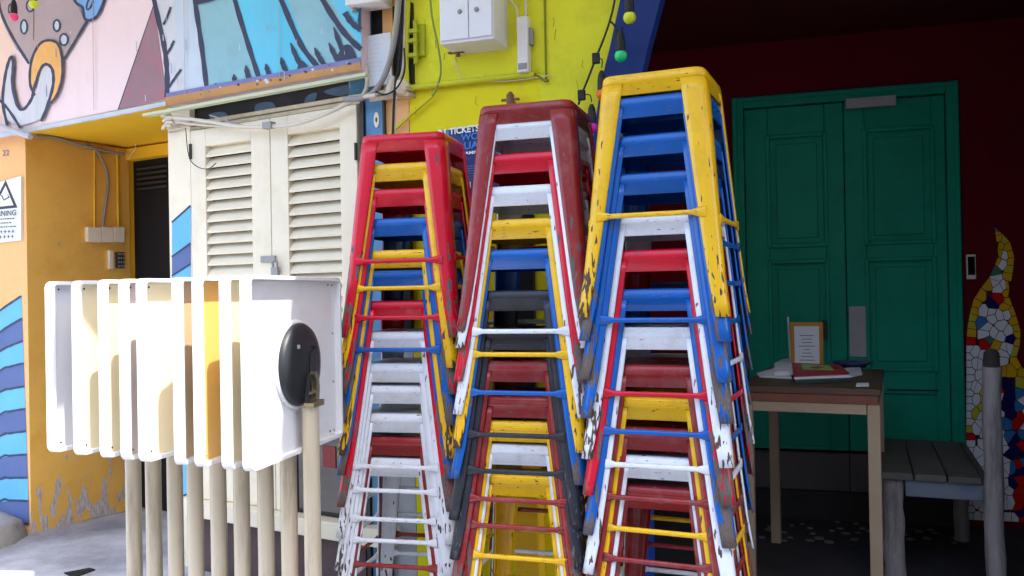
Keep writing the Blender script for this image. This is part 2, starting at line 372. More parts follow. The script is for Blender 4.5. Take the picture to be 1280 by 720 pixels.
# side wall of passage (ochre)
Ls = .62
root = solo('ochre_side_wall', MB().box(0, Ls, 0, .3, 0, zl-.01), OCHRE, FS, 'ochre passage wall with paint peeling near the ground', 'wall')
FD = Frame(FS.W((Ls-.02, 0, 0)), 30)        # back wall of passage
dt = FD.loc(180, 197)[1]; dr = FD.loc(222, 300)[0]; dl = FD.loc(157, 300)[0]
mb = MB(); mb.box(-.3, 1.4, .0, .2, dt, zl-.012); mb.box(-.3, dl, 0, .2, 0, dt)
solo('ochre_back_wall', mb, OCHREC, FD, 'deep ochre strip of wall above the dark passage doorway', 'wall')
mb = MB(); mb.box(dl+.002, 1.39, .06, .1, .0, dt-.002)
root = thing('black_doorway', FD, (dl+.4, .06, 0), 'black door in the shade behind the ochre passage wall', 'door')
mk('door_leaf', mb, DARK, root)
mb = MB()
for i in range(5): z = dt-.06-.03*i; mb.box(dl+.05, dl+.32, .045, .058, z, z+.012)
mk('vent_grille', mb, SCREW, root)
mb = MB(); mb.box(dl+.36, dl+.44, .04, .058, dt-.15, dt-.07); mk('lamp_box', mb, RUST, root)
# soffit
q = [FA.W((-.05, -.05, 0)), FA.W((u_l+.02, -.05, 0)), FA.W((u_l+.02, .75, 0)), FA.W((-.3, .75, 0))]
mb = MB(); mb.slab([(a.x, a.y) for a in q], zl, zl+.1)
solo('passage_ceiling', mb, OCHREC, W0, 'yellow soffit over the passage under the mural', 'ceiling')
# right pillar strip
root = thing('cream_pillar', FA, ((u_l+u_r)/2, 0, 0), 'narrow cream pillar with blue painted stripes beside the shutters', 'pillar')
mb = MB(); mb.box(u_l, u_r-.003, 0, .6, 0, zl+.0); mk('pillar_body', mb, CREAM, root)
art = Art(FA, .001, [])
bs = [(278, 257), (321, 304), (345, 330), (380, 362), (420, 402), (460, 444), (500, 486), (540, 528), (580, 570), (625, 616)]
for i in range(9): art.fill([(215, bs[i][0]), (238.5, bs[i][1]), (238.5, bs[i+1][1]), (215, bs[i+1][0])], SKYB if i % 2 == 0 else PURP)
for a, b in bs: art.line([(215, a), (238.5, b)], 2, INK, smooth=False)
mk('painted_stripes', art.mb, art.mats, root)
# ---- shutters
u0, u1 = FA.loc(241, 300)[0], FA.loc(452, 300)[0]; um = FA.loc(342, 300)[0]
ztop = FA.loc(342, 148)[1]; zbot = FA.loc(330, 634)[1]
zlt = FA.loc(290, 179)[1]; zlb = FA.loc(425, 505)[1]
root = thing('shuttered_window', FA, (um, 0, zbot), 'pair of cream louvred wooden shutters beside the ochre passage', 'shutters')
mb = MB(); mb.box(u0, u1, .05, .3, .0, zl); mk('backing_wall', mb, DSHADE, root)
def leaf(a, b, la, lb, dark=False):
    mb = MB(); y0, y1 = -.012, .03
    mb.box(a+.002, la, y0, y1, zbot, ztop); mb.box(lb, b-.002, y0, y1, zbot, ztop)
    mb.box(la, lb, y0+.0005, y1, zlt, ztop); mb.box(la, lb, y0+.0005, y1, zlb-.07, zlb)
    if not dark: mb.box(la, lb, .004, .024, zbot, zlb-.07)
    o = mk('shutter_leaf', mb, CREAM, root, bevel=.003)
    s = MB(); n = 23; pitch = (zlt-zlb)/n
    for i in range(n):
        zt = zlt-pitch*i; zb = zt-pitch*1.02
        s.add([(la, .022, zt), (lb, .022, zt), (lb, -.010, zb+.008), (la, -.010, zb+.008), (la, .026, zt-.004), (lb, .026, zt-.004), (lb, -.008, zb), (la, -.008, zb)],
              [(0,1,2,3), (7,6,5,4), (3,2,6,7), (0,3,7,4), (1,5,6,2)])
    mk('louvres', s, CREAM, o).parent = o
    return o
def fix_sub(o, par):   # children of parts: same origin
    pass
ORGL = ORG[root.name]
la, lb = FA.loc(261, 300)[0], FA.loc(318, 300)[0]
ORG['shutter_leaf'] = Vector((0, 0, 0))
def leaf2(a, b, la, lb, dark):
    o = leaf(a, b, la, lb, dark)
    for ch in o.children: ch.location = -ORGL
    return o
l1 = leaf2(u0+.005, um, la, lb, False)
la2, lb2 = FA.loc(364, 300)[0], FA.loc(429, 300)[0]
l2 = leaf2(um, u1-.004, la2, lb2, True)
mb = MB(); mb.box(la2, lb2, .006, .02, zbot, zlb-.07); mk('lower_glass', mb, GLASSK, root)
mb = MB(); ru = FA.loc(412, 570)[0]; mb.box(ru-.04, ru+.03, .002, .0055, FA.loc(412, 585)[1], FA.loc(412, 558)[1]); mk('sticker', mb, paint('sticker_red', (120, 20, 20), .5), root)
for hx in (241.5, 448):
    for hy in (190, 440):
        a = FA.P(hx, hy, .0); mb = MB(); mb.tube([(a.x, -.016, a.z-.035), (a.x, -.016, a.z+.035)], .007); mk('hinge', mb, SCREW, root)
# hasp + padlock
a = FA.loc(330, 325); b = FA.loc(348, 322)
mb = MB(); mb.box(a[0], b[0], -.022, -.0125, a[1]-.012, a[1]+.016); hp = mk('hasp', mb, CABG, root, bevel=.002)
mb = MB(); c0 = FA.P(345, 334, .025); mb.box(c0.x-.02, c0.x+.018, -.036, -.0225, c0.z-.035, c0.z); 
mb.tube([(c0.x-.012, -.029, c0.z-.002), (c0.x-.012, -.029, c0.z+.025), (c0.x, -.029, c0.z+.034), (c0.x+.01, -.029, c0.z+.025), (c0.x+.01, -.029, c0.z-.002)], .004)
solo('padlock', mb, CABG, FA, 'small grey padlock hanging on the hasp of the cream shutters', 'padlock')
# sill + plinth below shutters
mb = MB(); mb.box(u0-.02, u1+.15, -.06, .045, zbot-.075, zbot-.002)
solo('window_sill', mb, CREAM, FA, 'cream ledge under the louvred shutters', 'sill', bevel=.004)
mb = MB(); mb.box(u0, u1, -.008, .045, 0, zbot-.078)
solo('shutter_plinth', mb, paint('plinth_brown', (92, 72, 70), .8, .25, 5, (60, 50, 52), .6, 9, bump=.5), FA, 'dirty brown plinth below the ledge of the shutters', 'plinth')
# lintel zone above shutters
zA = FA.loc(300, 140)[1]
mb = MB(); mb.box(u0-.16, u1+.25, .0, .05, ztop+.004, ztop+.022); mb.box(u0-.16, u1+.25, -.01, .05, ztop+.025, ztop+.042)
solo('timber_rail', mb, BEAMC, FA, 'two weathered cream timber rails above the shutters', 'rail', bevel=.003)
mb = MB(); mb.box(u0-.2, u1+.25, .03, .08, ztop+.044, 2.42)
root = thing('shaded_lintel', FA, (um, .03, ztop+.095), 'lintel darkened by painted shade, with blue paint traces under the mural', 'lintel')
mk('lintel_board', mb, DSHADE, root)
for pts in ([(262, 143), (280, 140), (286, 150), (268, 153)], [(320, 131), (340, 128), (344, 140), (322, 146)], [(384, 120), (396, 116), (392, 128), (380, 132)], [(405, 114), (440, 105), (446, 112), (425, 120)]):
    art = Art(FA, -.029, []); art.fill(pts, paint('faded_blue_paint', (84, 104, 122), .7, .2, 8), True); mk('paint_trace', art.mb, art.mats, root)
# ---- mural board
OFF = .06
def zz(px, py): return FA.loc(px, py, OFF)
tl = FA.loc(-150, -220, OFF); 
root = thing('mural_panel', FA, (.9, -OFF, FA.loc(205, 128, OFF)[1]), 'large painted mural board of cartoon shapes above the passage and shutters', 'mural')
bot = [zz(-150, 196), zz(30, 161), zz(207, 125), zz(207.2, 134), zz(320, 112.5), zz(452, 88)]
mb = MB(); mb.prism(bot+[(bot[-1][0], 3.1), (bot[0][0], 3.1)], -OFF, .0)
mk('mural_board', mb, PINK, root)
A = Art(FA, OFF, [])
A.fill([(-40, -60), (0, -60), (20, 40), (0, 160), (-40, 170)], paint('mural_peach', (238, 206, 188), .65, .05, 2))
# pale zone, teal rays
A.fill([(196, -60), (260, -60), (262, 112), (209, 120)], ICE)
A.fill([(192, -60), (206, -60), (222, 40), (231, 116), (209, 120), (207, 70), (196, 10)], PALE)
A.fill([(236, -60), (290, -60), (322, 88), (322, 103), (260, 114), (250, 60)], TEAL)
A.fill([(280, -60), (345, -60), (392, 80), (370, 92), (323, 103), (320, 80)], AQUA)
A.fill([(335, -60), (390, -60), (452, 60), (452, 80), (392, 90), (380, 50)], TEAL)
A.fill([(385, -60), (452, -60), (452, 58), (425, 20)], AQUA)
A.fill([(193, 5), (209, 124), (148, 137)], MAUVE)
A.line([(193, 5), (148, 137)], 1.2, INK, smooth=False)
for pts, w in (([(188, -40), (193, 0), (205, 55), (209, 90), (209, 122)], 6), ([(240, -40), (244, 0), (252, 55), (259, 112)], 6),
               ([(286, -40), (294, 0), (312, 60), (325, 100)], 6), ([(335, -40), (352, 0), (376, 55), (398, 84)], 6.5), ([(386, -40), (404, 0), (430, 40), (452, 62)], 7)):
    A.line(pts, w, INK)
for pts in ([(205, 31), (210, 20), (214, 9)], [(209, 68), (214, 60), (218, 51)], [(211, 110), (219, 98), (227, 87)]): A.line(pts, 3, INK)
for a, b, c_, d in ((272, 112, 271, 104), (297, 110, 293, 93), (314, 103, 308, 82), (340, 98, 333, 80), (360, 92, 352, 72), (380, 88, 364, 54), (408, 84, 394, 60), (428, 84, 412, 54), (436, 78, 418, 34)):
    A.line([(a, b), ((a+c_)/2-1, (b+d)/2), (c_, d)], 6, INK, taper=True)
A.fill([(420, 86), (428, 60), (440, 58), (446, 80)], INK, True)
A.fill([(372, 92), (378, 76), (388, 90)], INK, True)
A.line([(432, 16), (440, 28), (452, 38)], 7, INK); A.fill([(448, 26), (452, 2), (452, 42)], INK)
A.fill([(244, 0), (262, -4), (290, -6), (262, 3), (248, 6)], INK)
# lower bands
A.fill([(209, 117), (452, 72), (452, 80), (209, 127)], LILAC); A.fill([(208, 122), (452, 78), (452, 87.5), (320, 112), (208, 133)], TAN)
kk = A.k
for i in range(26):
    A.k = kk+i % 3; x = random.uniform(240, 448); yy = 127-(x-208)*.197+random.uniform(-6, 2); r_ = random.uniform(.8, 2.6)
    A.fill([(x-r_, yy), (x, yy-r_), (x+r_*1.4, yy), (x, yy+r_)], random.choice([INK, RUST, LILAC, PALE]))
# creature
A.fill([(-60, -60), (92, -60), (96, 0), (108, 27), (96, 48), (82, 72), (62, 60), (40, 78), (22, 62), (8, 35), (0, 8), (-10, -30)], TAUPE)
A.line([(-4, -30), (2, 12), (16, 44), (38, 80)], 3.6, INK); A.line([(114, 22), (98, 48), (82, 74)], 3.2, INK)
A.fill([(92, -20), (98, 4), (104, 14), (108, 26), (120, 24), (128, 8), (136, -20)], BLUEG, True)
A.line([(92, -8), (97, 4), (105, 10), (108, 24), (117, 25), (126, 16), (137, -14)], 3.6, INK)
A.ring(114, 5, 3, 8, 2.4, INK, None, .35); A.line([(44, 12), (44, 50)], .9, RUST)
for cx, cy, rx, ry in ((32, 34, 4, 8.5), (73, 32.5, 4, 7), (82, 50, 5, 7)): A.ring(cx, cy, rx, ry, 2.4, INK, ICE)
A.ring(40, 8, 4.5, 7, 2.2, INK, TAUPE); A.ring(17, 12, 4, 7, 2.0, INK, TAUPE)
A.fill([(41, 110), (40, 88), (46, 65), (60, 51), (74, 55), (80, 74), (80, 98), (70, 124), (66, 128), (60, 100), (50, 100), (46, 118)], ORNG, True)
A.fill([(18, 74), (17, 100), (20, 122), (28, 137), (38, 133), (48, 112), (56, 84), (64, 82), (69, 92), (68, 110), (62, 134), (54, 148), (34, 156), (24, 156), (12, 150), (6, 128), (8, 100), (13, 78)], PALE, True)
A.line([(12, 158), (6, 128), (9, 96), (14, 76), (18, 72), (19, 84), (18, 106), (24, 132), (32, 137), (42, 124), (46, 108), (54, 86), (61, 81), (68, 88), (69, 106), (62, 132), (54, 152)], 3.8, INK)
A.line([(46, 120), (40, 104), (42, 76), (52, 56), (64, 51), (75, 56), (80, 74), (80, 98), (74, 118), (66, 130)], 3.2, INK)
A.line([(-4, 120), (12, 136), (28, 160)], 3.4, INK)
for x in (118, 232, 350): A.line([(x, -60), (x+1, 60), (x+2, 130-(x-180)*.19 if x > 208 else 150-(x-60)*.2)], .7, TAUPE, smooth=False)
kk = A.k
for i in range(30):
    A.k = kk+i % 3; x = random.uniform(-5, 445); y = random.uniform(-5, 110) if x > 208 else random.uniform(0, 130); l = random.uniform(2, 14)
    A.line([(x, y), (x+.4, y+l)], random.uniform(.4, .9), random.choice([TAUPE, LILAC, PALE]), smooth=False)
mk('painted_picture', A.mb, A.mats, root)
# trims under mural
def tr(p0, p1, off, th, dep, mat, name, label):
    a = FA.P(*p0, off); b = FA.P(*p1, off); mb = MB()
    mb.prism([(a.x, a.z-th), (b.x, b.z-th), (b.x, b.z), (a.x, a.z)], -off, -off+dep); return solo(name, mb, mat, FA, label, 'trim', bevel=.002)
tr((-40, 175), (206.5, 127), .068, .018, .012, paint('grey_metal_trim', (190, 194, 198), .45, .1, 6), 'metal_trim', 'grey metal edge strip under the pink part of the mural')
tr((178, 142.5), (456, 91), .10, .009, .03, LIP, 'metal_flashing', 'thin pale green flashing strip jutting under the blue part of the mural')
# ---- conduits and boxes in passage (side wall FS)
def boxpx(fr, x0, y0, x1, y1, off, dep, mb, mi=0):
    u0, u1, z0, z1 = wallrect(fr, x0, y0, x1, y1, off); mb.box(u0, u1, -off, -off+dep, z0, z1, mi); return u0, u1, z0, z1
root = thing('switch_boxes', FS, FS.P(133, 303, .0), 'row of three cream switch boxes low on the ochre passage wall', 'switch box')
for i, (a, b) in enumerate(((110, 127), (127.6, 142), (142.6, 156))):
    mb = MB(); boxpx(FS, a, 284, b, 302.5, .03, .03, mb); pt = mk('box', mb, CREAM, root, bevel=.003)
root = thing('door_keypad', FS, FS.P(147, 336, 0), 'cream and black door keypad beside the dark doorway', 'keypad')
mb = MB(); boxpx(FS, 137, 313, 142, 336, .02, .02, mb); mk('cream_plate', mb, CREAM, root, bevel=.002)
mb = MB(); a = boxpx(FS, 147, 315, 156, 335, .025, .025, mb); mk('key_panel', mb, SCREW, root, bevel=.002)
mb = MB()
for i in range(3):
    for j in range(4):
        du = (a[1]-a[0])/3; dz = (a[3]-a[2])/4
        mb.box(a[0]+du*(i+.25), a[0]+du*(i+.75), -.0285, -.0252, a[2]+dz*(j+.25), a[2]+dz*(j+.7))
mk('keys', mb, CABG, root)
def cable(name, fr, pts, r, mat, label, off=None, cat='cable', group=None, n=6, sm=5):
    P = [fr.P(q[0], q[1], (q[2] if len(q) > 2 else off)) for q in pts]
    mb = MB(); mb.tube(smoothpts(P, sm) if len(P) > 2 else P, r, n); return solo(name, mb, mat, fr, label, cat, group)
cable('conduit_pipe', FS, [(146, 186), (148, 284)], .008, OCHREC, 'straight ochre painted conduit down to the right switch box', .012, 'conduit')
cable('wall_cable', FS, [(108, 178), (122, 190), (133, 212), (135, 235), (131, 262), (128, 284)], .007, CABG, 'curved grey cable running down to the middle switch box', .015)
cable('wall_cable', FS, [(44, 170), (70, 172), (104, 182), (140, 190), (156, 193)], .009, CABG, 'thick grey cable running along the top of the ochre passage wall', .02)
cable('conduit_pipe', FS, [(118, 186), (118, 284)], .006, OCHREC, 'thin ochre conduit down to the left switch box', .010, 'conduit')
cable('hanging_wire', FD, [(168, 176), (169, 186), (162, 196), (160, 198)], .003, CABW, 'short white wire hanging over the dark doorway', .03)
cable('conduit_pipe', FA, [(-30, 152), (0, 158), (38, 171)], .016, paint('grey_pipe', (190, 190, 200), .5), 'pale grey pipe end at the top of the peach pillar', .10, 'pipe')
# pink plaster spots on ochre wall
# cables along lintel
cable('lintel_cable', FA, [(206, 146), (225, 147), (260, 152), (300, 158), (335, 158), (370, 155), (410, 141), (445, 124), (470, 119)], .009, CABW, 'thick cream cable sagging across the top of the shutters', .06, group=None)
cable('lintel_cable', FA, [(207, 150), (240, 155), (285, 158), (330, 159), (352, 157)], .006, CABW, 'thinner cream cable just under the sagging one on the shutters', .045)
cable('lintel_cable', FA, [(262, 144), (275, 148), (300, 156), (330, 159)], .004, CABG, 'thin grey cable slanting down over the left shutter', .06)
cable('lintel_cable', FA, [(232, 160), (236, 195), (246, 208), (260, 211), (270, 204)], .0022, CABK, 'thin black wire looping in front of the left shutter', .03)
mb = MB(); a = FA.P(335, 157, .06); mb.box(a.x-.02, a.x+.03, -.075, -.045, a.z-.014, a.z+.014); solo('cable_clip', mb, CABG, FA, 'grey clip holding the cables at the top of the shutters', 'clip')
mb = MB()
for q in ((208, 145), (210, 150), (212, 154), (209, 158)):
    a = FA.P(*q, .05); mb.tube([a+Vector((-.03, 0, random.uniform(-.01, .01))), a+Vector((0, -.012, .004)), a+Vector((.03, 0, 0))], .008)
solo('cable_knot', mb, CABW, FA, 'knot of cream cable ends at the corner by the passage', 'cable')
# ---------------------------------------------------------------- WALL B (lime)
uR = FB.loc(786, 400)[0]
uP = FB.loc(480, 140)[0]; uQ = FB.loc(512, 140)[0]
arc = [(800, -90), (778, 0), (765, 60), (755, 100), (745, 165), (740, 205)]
arcR = [(786, 206), (790, 165), (803, 100), (812, 60), (828, 0), (850, -90)]
root = thing('lime_wall', FB, (.6, 0, 0), 'lime and yellow painted wall with a navy arch edge behind the stool stacks', 'wall')
WH = 3.2
pl = [FB.loc(*q) for q in arc]; pr = [FB.loc(*q) for q in arcR]
mb = MB(); mb.prism([(uQ, 0), (uR, 0), (uR, pl[-1][1])]+[pl[-1]]+pl[::-1][1:]+[(pl[0][0], WH), (uQ, WH)], 0, .28); mk('plaster', mb, YELW, root)
pipeY = lambda x: 108-(x-517)*.105
mb = MB()
lime = [FB.loc(*q) for q in ((514, pipeY(514)-1), (681, pipeY(681)-1), (681, 210), (739, 206))]+pl[::-1][1:]
lime = [FB.loc(514, pipeY(514)-1), FB.loc(676, pipeY(676)-1), FB.loc(676, 330), FB.loc(730, 330), FB.loc(738, 204)]+[(p_[0]-.008, p_[1]) for p_ in pl[::-1][1:]]+[(pl[0][0]-.008, WH-.02), (uQ+.01, WH-.02)]
mb.prism(lime, -.004, -.0005); mk('lime_coat', mb, LIME, root)
mb = MB(); a = FB.loc(681.5, 50)[0]; b = FB.loc(681.5, 100)[1]; mb.box(a, a+.006, -.012, -.0045, b, WH-.05); mk('pilaster_edge', mb, paint('olive_edge', (130, 134, 30), .7), root)
mb = MB(); mb.prism(pl+pr[::1], -.03, .045) ; mk('arch_band', mb, NAVY, root)
art = Art(FB, .0055, [])
SC = paint('wall_scuff', (150, 140, 40), .8, .2, 9); SW = paint('wall_bare_spot', (206, 204, 150), .8, .1, 9)
for i in range(46):
    art.k = i % 4; x = random.uniform(515, 735); y = random.uniform(2, 240); r_ = random.uniform(.4, 1.3)
    if random.random() < .45: art.line([(x, y), (x+random.uniform(-2, 2), y+random.uniform(2, 9)), (x+random.uniform(-2, 3), y+random.uniform(9, 14))], random.uniform(.3, .7), SC, smooth=False)
    else: art.fill([(x-r_, y), (x, y-r_*.7), (x+r_*1.5, y+.2), (x+r_*.2, y+r_)], random.choice([SC, SW]))
mk('scuff_marks', art.mb, art.mats, root)
mb = MB(); mb.box(uR+.002, uR+.03, -.01, .28, 0, FB.loc(786, 212)[1]); mk('pier_edge', mb, paint('mid_blue', (20, 70, 160), .6), root)
# peach / grey strip, blue steel post
mb = MB(); mb.box(uP, uQ-.003, .0, .25, FB.loc(495, 330)[1], WH); mb.box(uP, uQ-.003, .001, .25, 0, FB.loc(495, 330)[1]-.002, 1)
solo('peach_pilaster', mb, [PEACH, paint('pale_grey_wall', (176, 178, 184), .7, .1, 4)], FB, 'narrow peach pilaster between the blue steel post and the lime wall', 'pilaster')
root = thing('steel_post', FB, (FB.loc(470, 200)[0], -.02, 0), 'blue painted steel post with a keyhole plate beside the right shutter', 'post')
ua, ub = FB.loc(459, 200)[0], FB.loc(481, 200)[0]
mb = MB(); mb.box(ua, ub, -.01, .05, 0, FB.loc(470, 121)[1]); mk('post_body', mb, STEELB, root, bevel=.003)
mb = MB(); mb.box(ua-.02, ua-.004, -.02, .05, 0, FB.loc(470, 121)[1]); mb.box(ub+.002, ub+.01, -.02, .05, 0, FB.loc(470, 121)[1]); mk('dark_flange', mb, SCREW, root)
mb = MB(); a = FB.P(471, 150, .01); mb.prism([(a.x+.012*math.cos(t), a.z+.032*math.sin(t)) for t in [i*math.pi/8 for i in range(16)]], -.014, -.0101); mk('keyhole_plate', mb, CREAM, root)
mb = MB(); mb.prism([(a.x+.004*math.cos(t), a.z+.010*math.sin(t)) for t in [i*math.pi/6 for i in range(12)]], -.0155, -.0142); mk('keyhole', mb, SCREW, root)
# upper strip between mural and lime
mb = MB(); mb.box(-.06, uP-.002, .02, .2, FB.loc(470, 119)[1], WH); solo('dark_gap_wall', mb, paint('teal_wall_end', (70, 120, 140), .7, .3, 6, (40, 44, 60), .8, 6), FB, 'teal and dark painted wall end behind the cable bundle', 'wall')
# white box top (camera junction)
root = thing('junction_box', FB, FB.P(460, 5, .1), 'white box with a short spout at the top edge over the mural', 'box')
mb = MB(); boxpx(FB, 431, -40, 476, 4, .12, .1, mb); mk('box_body', mb, WPL, root, bevel=.004)
a = FB.P(443, 8, .08); mb = MB(); mb.tube([(a.x, a.y, a.z+.03), (a.x, a.y, a.z-.022)], .012); mk('spout', mb, CABG, root)
# notice paper
root = thing('paper_notice', FB, FB.P(472, 106, .03), 'blank looking white paper notice behind the cable bundle', 'notice')
c = [FB.loc(*q, .03) for q in ((454, 46), (488, 40), (490, 104), (457, 109))]
mb = MB(); mb.prism(c, -.03, -.027); mk('paper', mb, PAPER, root)
art = Art(FB, .0305, [])
for i in range(9):
    y = 52+i*5.5; art.line([(459, y), (459+random.uniform(8, 24), y-3)], .35, paint('faint_print', (190, 194, 206), .7), smooth=False)
mk('print', art.mb, art.mats, root)
# cable bundle
G2 = 'cables bundled beside the lime wall'
cable('bundle_cable', FB, [(500, -30), (497, 20), (492, 55), (486, 80), (478, 100), (466, 116), (450, 123), (430, 124)], .012, CABG, 'thick pale grey hose sweeping left below the paper notice', .07, group=G2, n=8)
cable('bundle_cable', FB, [(504, -30), (503, 30), (500, 60), (498, 85), (494, 105), (491, 165), (490, 260)], .005, CABK, 'thin black cable running straight down past the peach pilaster', .06, group=G2)
cable('bundle_cable', FB, [(508, -30), (505, 25), (505, 60), (503, 88), (496, 112), (493, 165), (492, 260)], .005, CABW, 'thin pale cable running down beside the black one', .05, group=G2)
cable('bundle_cable', FB, [(497, -30), (495, 15), (492, 40), (489, 60)], .006, CABY, 'lime painted tube at the top of the cable bundle', .05, group=G2)
cable('bundle_cable', FB, [(510, -30), (508, 40), (507, 80), (508, 104)], .013, CABY, 'thick lime painted conduit going down to the round cream box', .035, group=G2, n=8)
cable('bundle_cable', FB, [(457, 82), (459, 95), (458, 110), (452, 122)], .008, CABW, 'short cream cable hugging the left edge of the paper notice', .045, group=G2)
cable('bundle_cable', FB, [(505, 60), (506, 86), (500, 104), (490, 115), (478, 118), (466, 112)], .0035, CABK, 'thin black cable curling under the round cream box', .075, group=G2)
root = thing('round_junction_box', FB, FB.P(507, 112, .0), 'round cream conduit box at the left end of the lime pipe', 'box')
a = FB.P(507, 112, 0); mb = MB(); mb.lathe([(.03, 0), (.034, .02), (.034, .045), (.024, .06), (.001, .064)], (a.x, 0, a.z), axis='Y'); mk('box_cap', mb, CREAM, root)
a = FB.P(494, 108, .03); mb = MB(); mb.tube([(a.x, -.045, a.z+.035), (a.x-.02, -.045, a.z-.035)], .02, 10); mk('funnel', mb, CABW, root)
# horizontal lime pipe
cable('lime_pipe', FB, [(514, 110), (560, 104.5), (620, 98), (668, 93)], .013, CABY, 'lime painted pipe running level across the wall under the meter box', .02, 'pipe', n=8)
cable('lime_pipe', FB, [(668, 93), (674, 96), (681, 101), (686, 101)], .005, paint('olive_pipe', (120, 124, 40), .6), 'short thin olive pipe end bent down at the pilaster edge', .02, 'pipe', sm=3)
cable('wall_wire', FB, [(536, -30), (540, 20), (548, 60), (551, 90), (545, 112), (540, 120)], .004, paint('green_wire', (130, 150, 70), .6), 'green painted wire curving down left of the meter box', .03)
cable('wall_wire', FB, [(541, 120), (520, 138), (496, 160), (480, 175)], .006, CABY, 'lime painted cable slanting down left from the pipe', .02)
cable('wall_wire', FB, [(568, 76), (574, 92), (590, 102), (640, 101), (690, 94)], .002, CABW, 'thin white wire hooked under the meter box', .02)
# latch hardware painted
root = thing('painted_bolt', FB, FB.P(519, 84, .0), 'lime painted bolt and lock plate left of the meter box', 'bolt')
mb = MB(); boxpx(FB, 521, 30, 530.5, 70, .02, .018, mb); mk('lock_plate', mb, paint('lime_dark', (176, 182, 20), .6), root, bevel=.002)
a = FB.P(519, 26, .03); b = FB.P(519, 80, .03); mb = MB(); mb.tube([(a.x, -.03, a.z), (a.x, -.03, b.z)], .010, 8); mk('bolt_rod', mb, paint('lime_dark', (176, 182, 20)), root)
mb = MB()
for y in (40, 52, 70):
    mb = MB(); q = FB.P(518, y, .02); mb.box(q.x-.028, q.x+.02, -.042, -.005, q.z-.008, q.z+.008)
    mk('bolt_bracket', mb, MATS['lime_dark'], root, bevel=.002)
# meter box
root = thing('meter_box', FB, FB.P(585, 56, .0), 'white two door meter box on the lime wall above the middle stools', 'meter box')
c = [FB.loc(*q, .16) for q in ((548, -60), (616, -60), (616, 49), (548, 55.5))]
xa, xb, zb, zt = c[0][0], c[1][0], FB.loc(582, 52.5, .16)[1], c[0][1]
mb = MB(); mb.box(xa, xb, -.16, -.001, zb, zt); mk('box_body', mb, WMET, root, bevel=.004)
um_ = FB.loc(586.5, 20, .16)[0]
for a_, b_ in ((xa+.006, um_-.002), (um_+.002, xb-.006)):
    mb = MB(); mb.box(a_, b_, -.168, -.1605, zb+.012, zt-.01); dd = mk('box_door', mb, WMET, root, bevel=.002)
    mb = MB(); lx = FB.loc(575 if a_ < um_-.01 else 596, 14, .165)[0]; lz = FB.loc(575, 15, .165)[1]; mb.lathe([(.009, 0), (.009, .004), (.004, .006)], (lx, -.168, lz), 12, axis='Y'); o = mk('lock', mb, CABG, root)
mb = MB(); q = FB.P(564, 60, .06); mb.box(q.x-.02, q.x+.045, -.05, -.03, q.z-.01, zb-.001); mb.tube([(q.x+.02, -.04, q.z), (q.x+.02, -.04, q.z-.03)], .009); mk('bracket', mb, RUST, root)
# white lamp-like timer
root = thing('wifi_box', FB, FB.P(652, 90, .0), 'slim white plastic device on the wall right of the meter box', 'wall device')
mb = MB(); c = wallrect(FB, 646, 20, 659.5, 90, .05); mb.box(c[0], c[1], -.05, -.005, c[2], c[3]); mk('device_body', mb, WPL, root, bevel=.004)
mb = MB(); dz = c[3]-c[2]; mb.box(c[0]+.004, c[1]-.004, -.0515, -.05, c[2]+.01, c[2]+dz*.16); mk('label_plate', mb, CABG, root); mb = MB(); mb.box(c[1]+.001, c[1]+.014, -.035, -.01, c[2]+dz*.5, c[2]+dz*.8); mk('side_mount', mb, CABG, root)
cable('device_cable', FB, [(647, 22), (645, 10), (636, -2), (628, -16)], .005, CABW, 'left white cable leaving the top of the slim wall device', .035)
cable('device_cable', FB, [(657, 20), (657, 5), (655, -16)], .005, CABW, 'right white cable leaving the top of the slim wall device', .035)
# small tap on the wall
a = FB.P(638, 126, .05); mb = MB(); mb.lathe([(.012, -.03), (.016, -.01), (.016, .02), (.006, .034)], a, 10); mb.box(a.x-.035, a.x+.035, a.y-.006, a.y+.006, a.z+.0, a.z+.008); mb.box(a.x-.005, a.x+.005, a.y, 0, a.z-.004, a.z+.004)
solo('wall_tap', mb, RUST, FB, 'small rusty tap on the yellow wall just above the middle stack', 'tap')
# poster
root = thing('poster', FB, FB.P(570, 240, .01), 'blue poster reading TICKETS behind the left and middle stacks', 'poster')
pz = lambda x: 165-(x-541)*.125
c = [FB.loc(*q, .006) for q in ((536, pz(536)), (632, pz(632)), (632, 262), (536, 268))]
mb = MB(); mb.prism(c, -.006, -.0045); mk('poster_sheet', mb, PNAVY, root)
art = Art(FB, .0062, []); art.fill([(536, 167), (561, 163.5), (561, 172), (536, 176)], PBLUE)
for i in range(7): y = 208+i*3.2; art.line([(582, y), (600, y-2), (632, y-5)], .8, PBLUE, smooth=False)
mk('poster_print', art.mb, art.mats, root)
text('TICKETS', FB, ((561.5, 168.5), (599, 164), (561.5, 160)), .0125, PWH, root, bold=.03)
text('N', FB, ((548, 170), (557, 169), (548, 161.5)), .0125, PWH, root, bold=.03)
text('WOR', FB, ((576, 176), (606, 173), (576, 167.5)), .0125, PTXT, root, bold=.02)
text('UAT', FB, ((580, 187), (606, 184), (580, 178)), .0125, PTXT, root, bold=.02)
text('AMPIC', FB, ((581, 193.5), (602, 191.5), (581, 189.5)), .0125, PWH, root, bold=.03)
text('1-', FB, ((587, 235), (594, 234), (587, 227.5)), .0125, PWH, root, bold=.03)
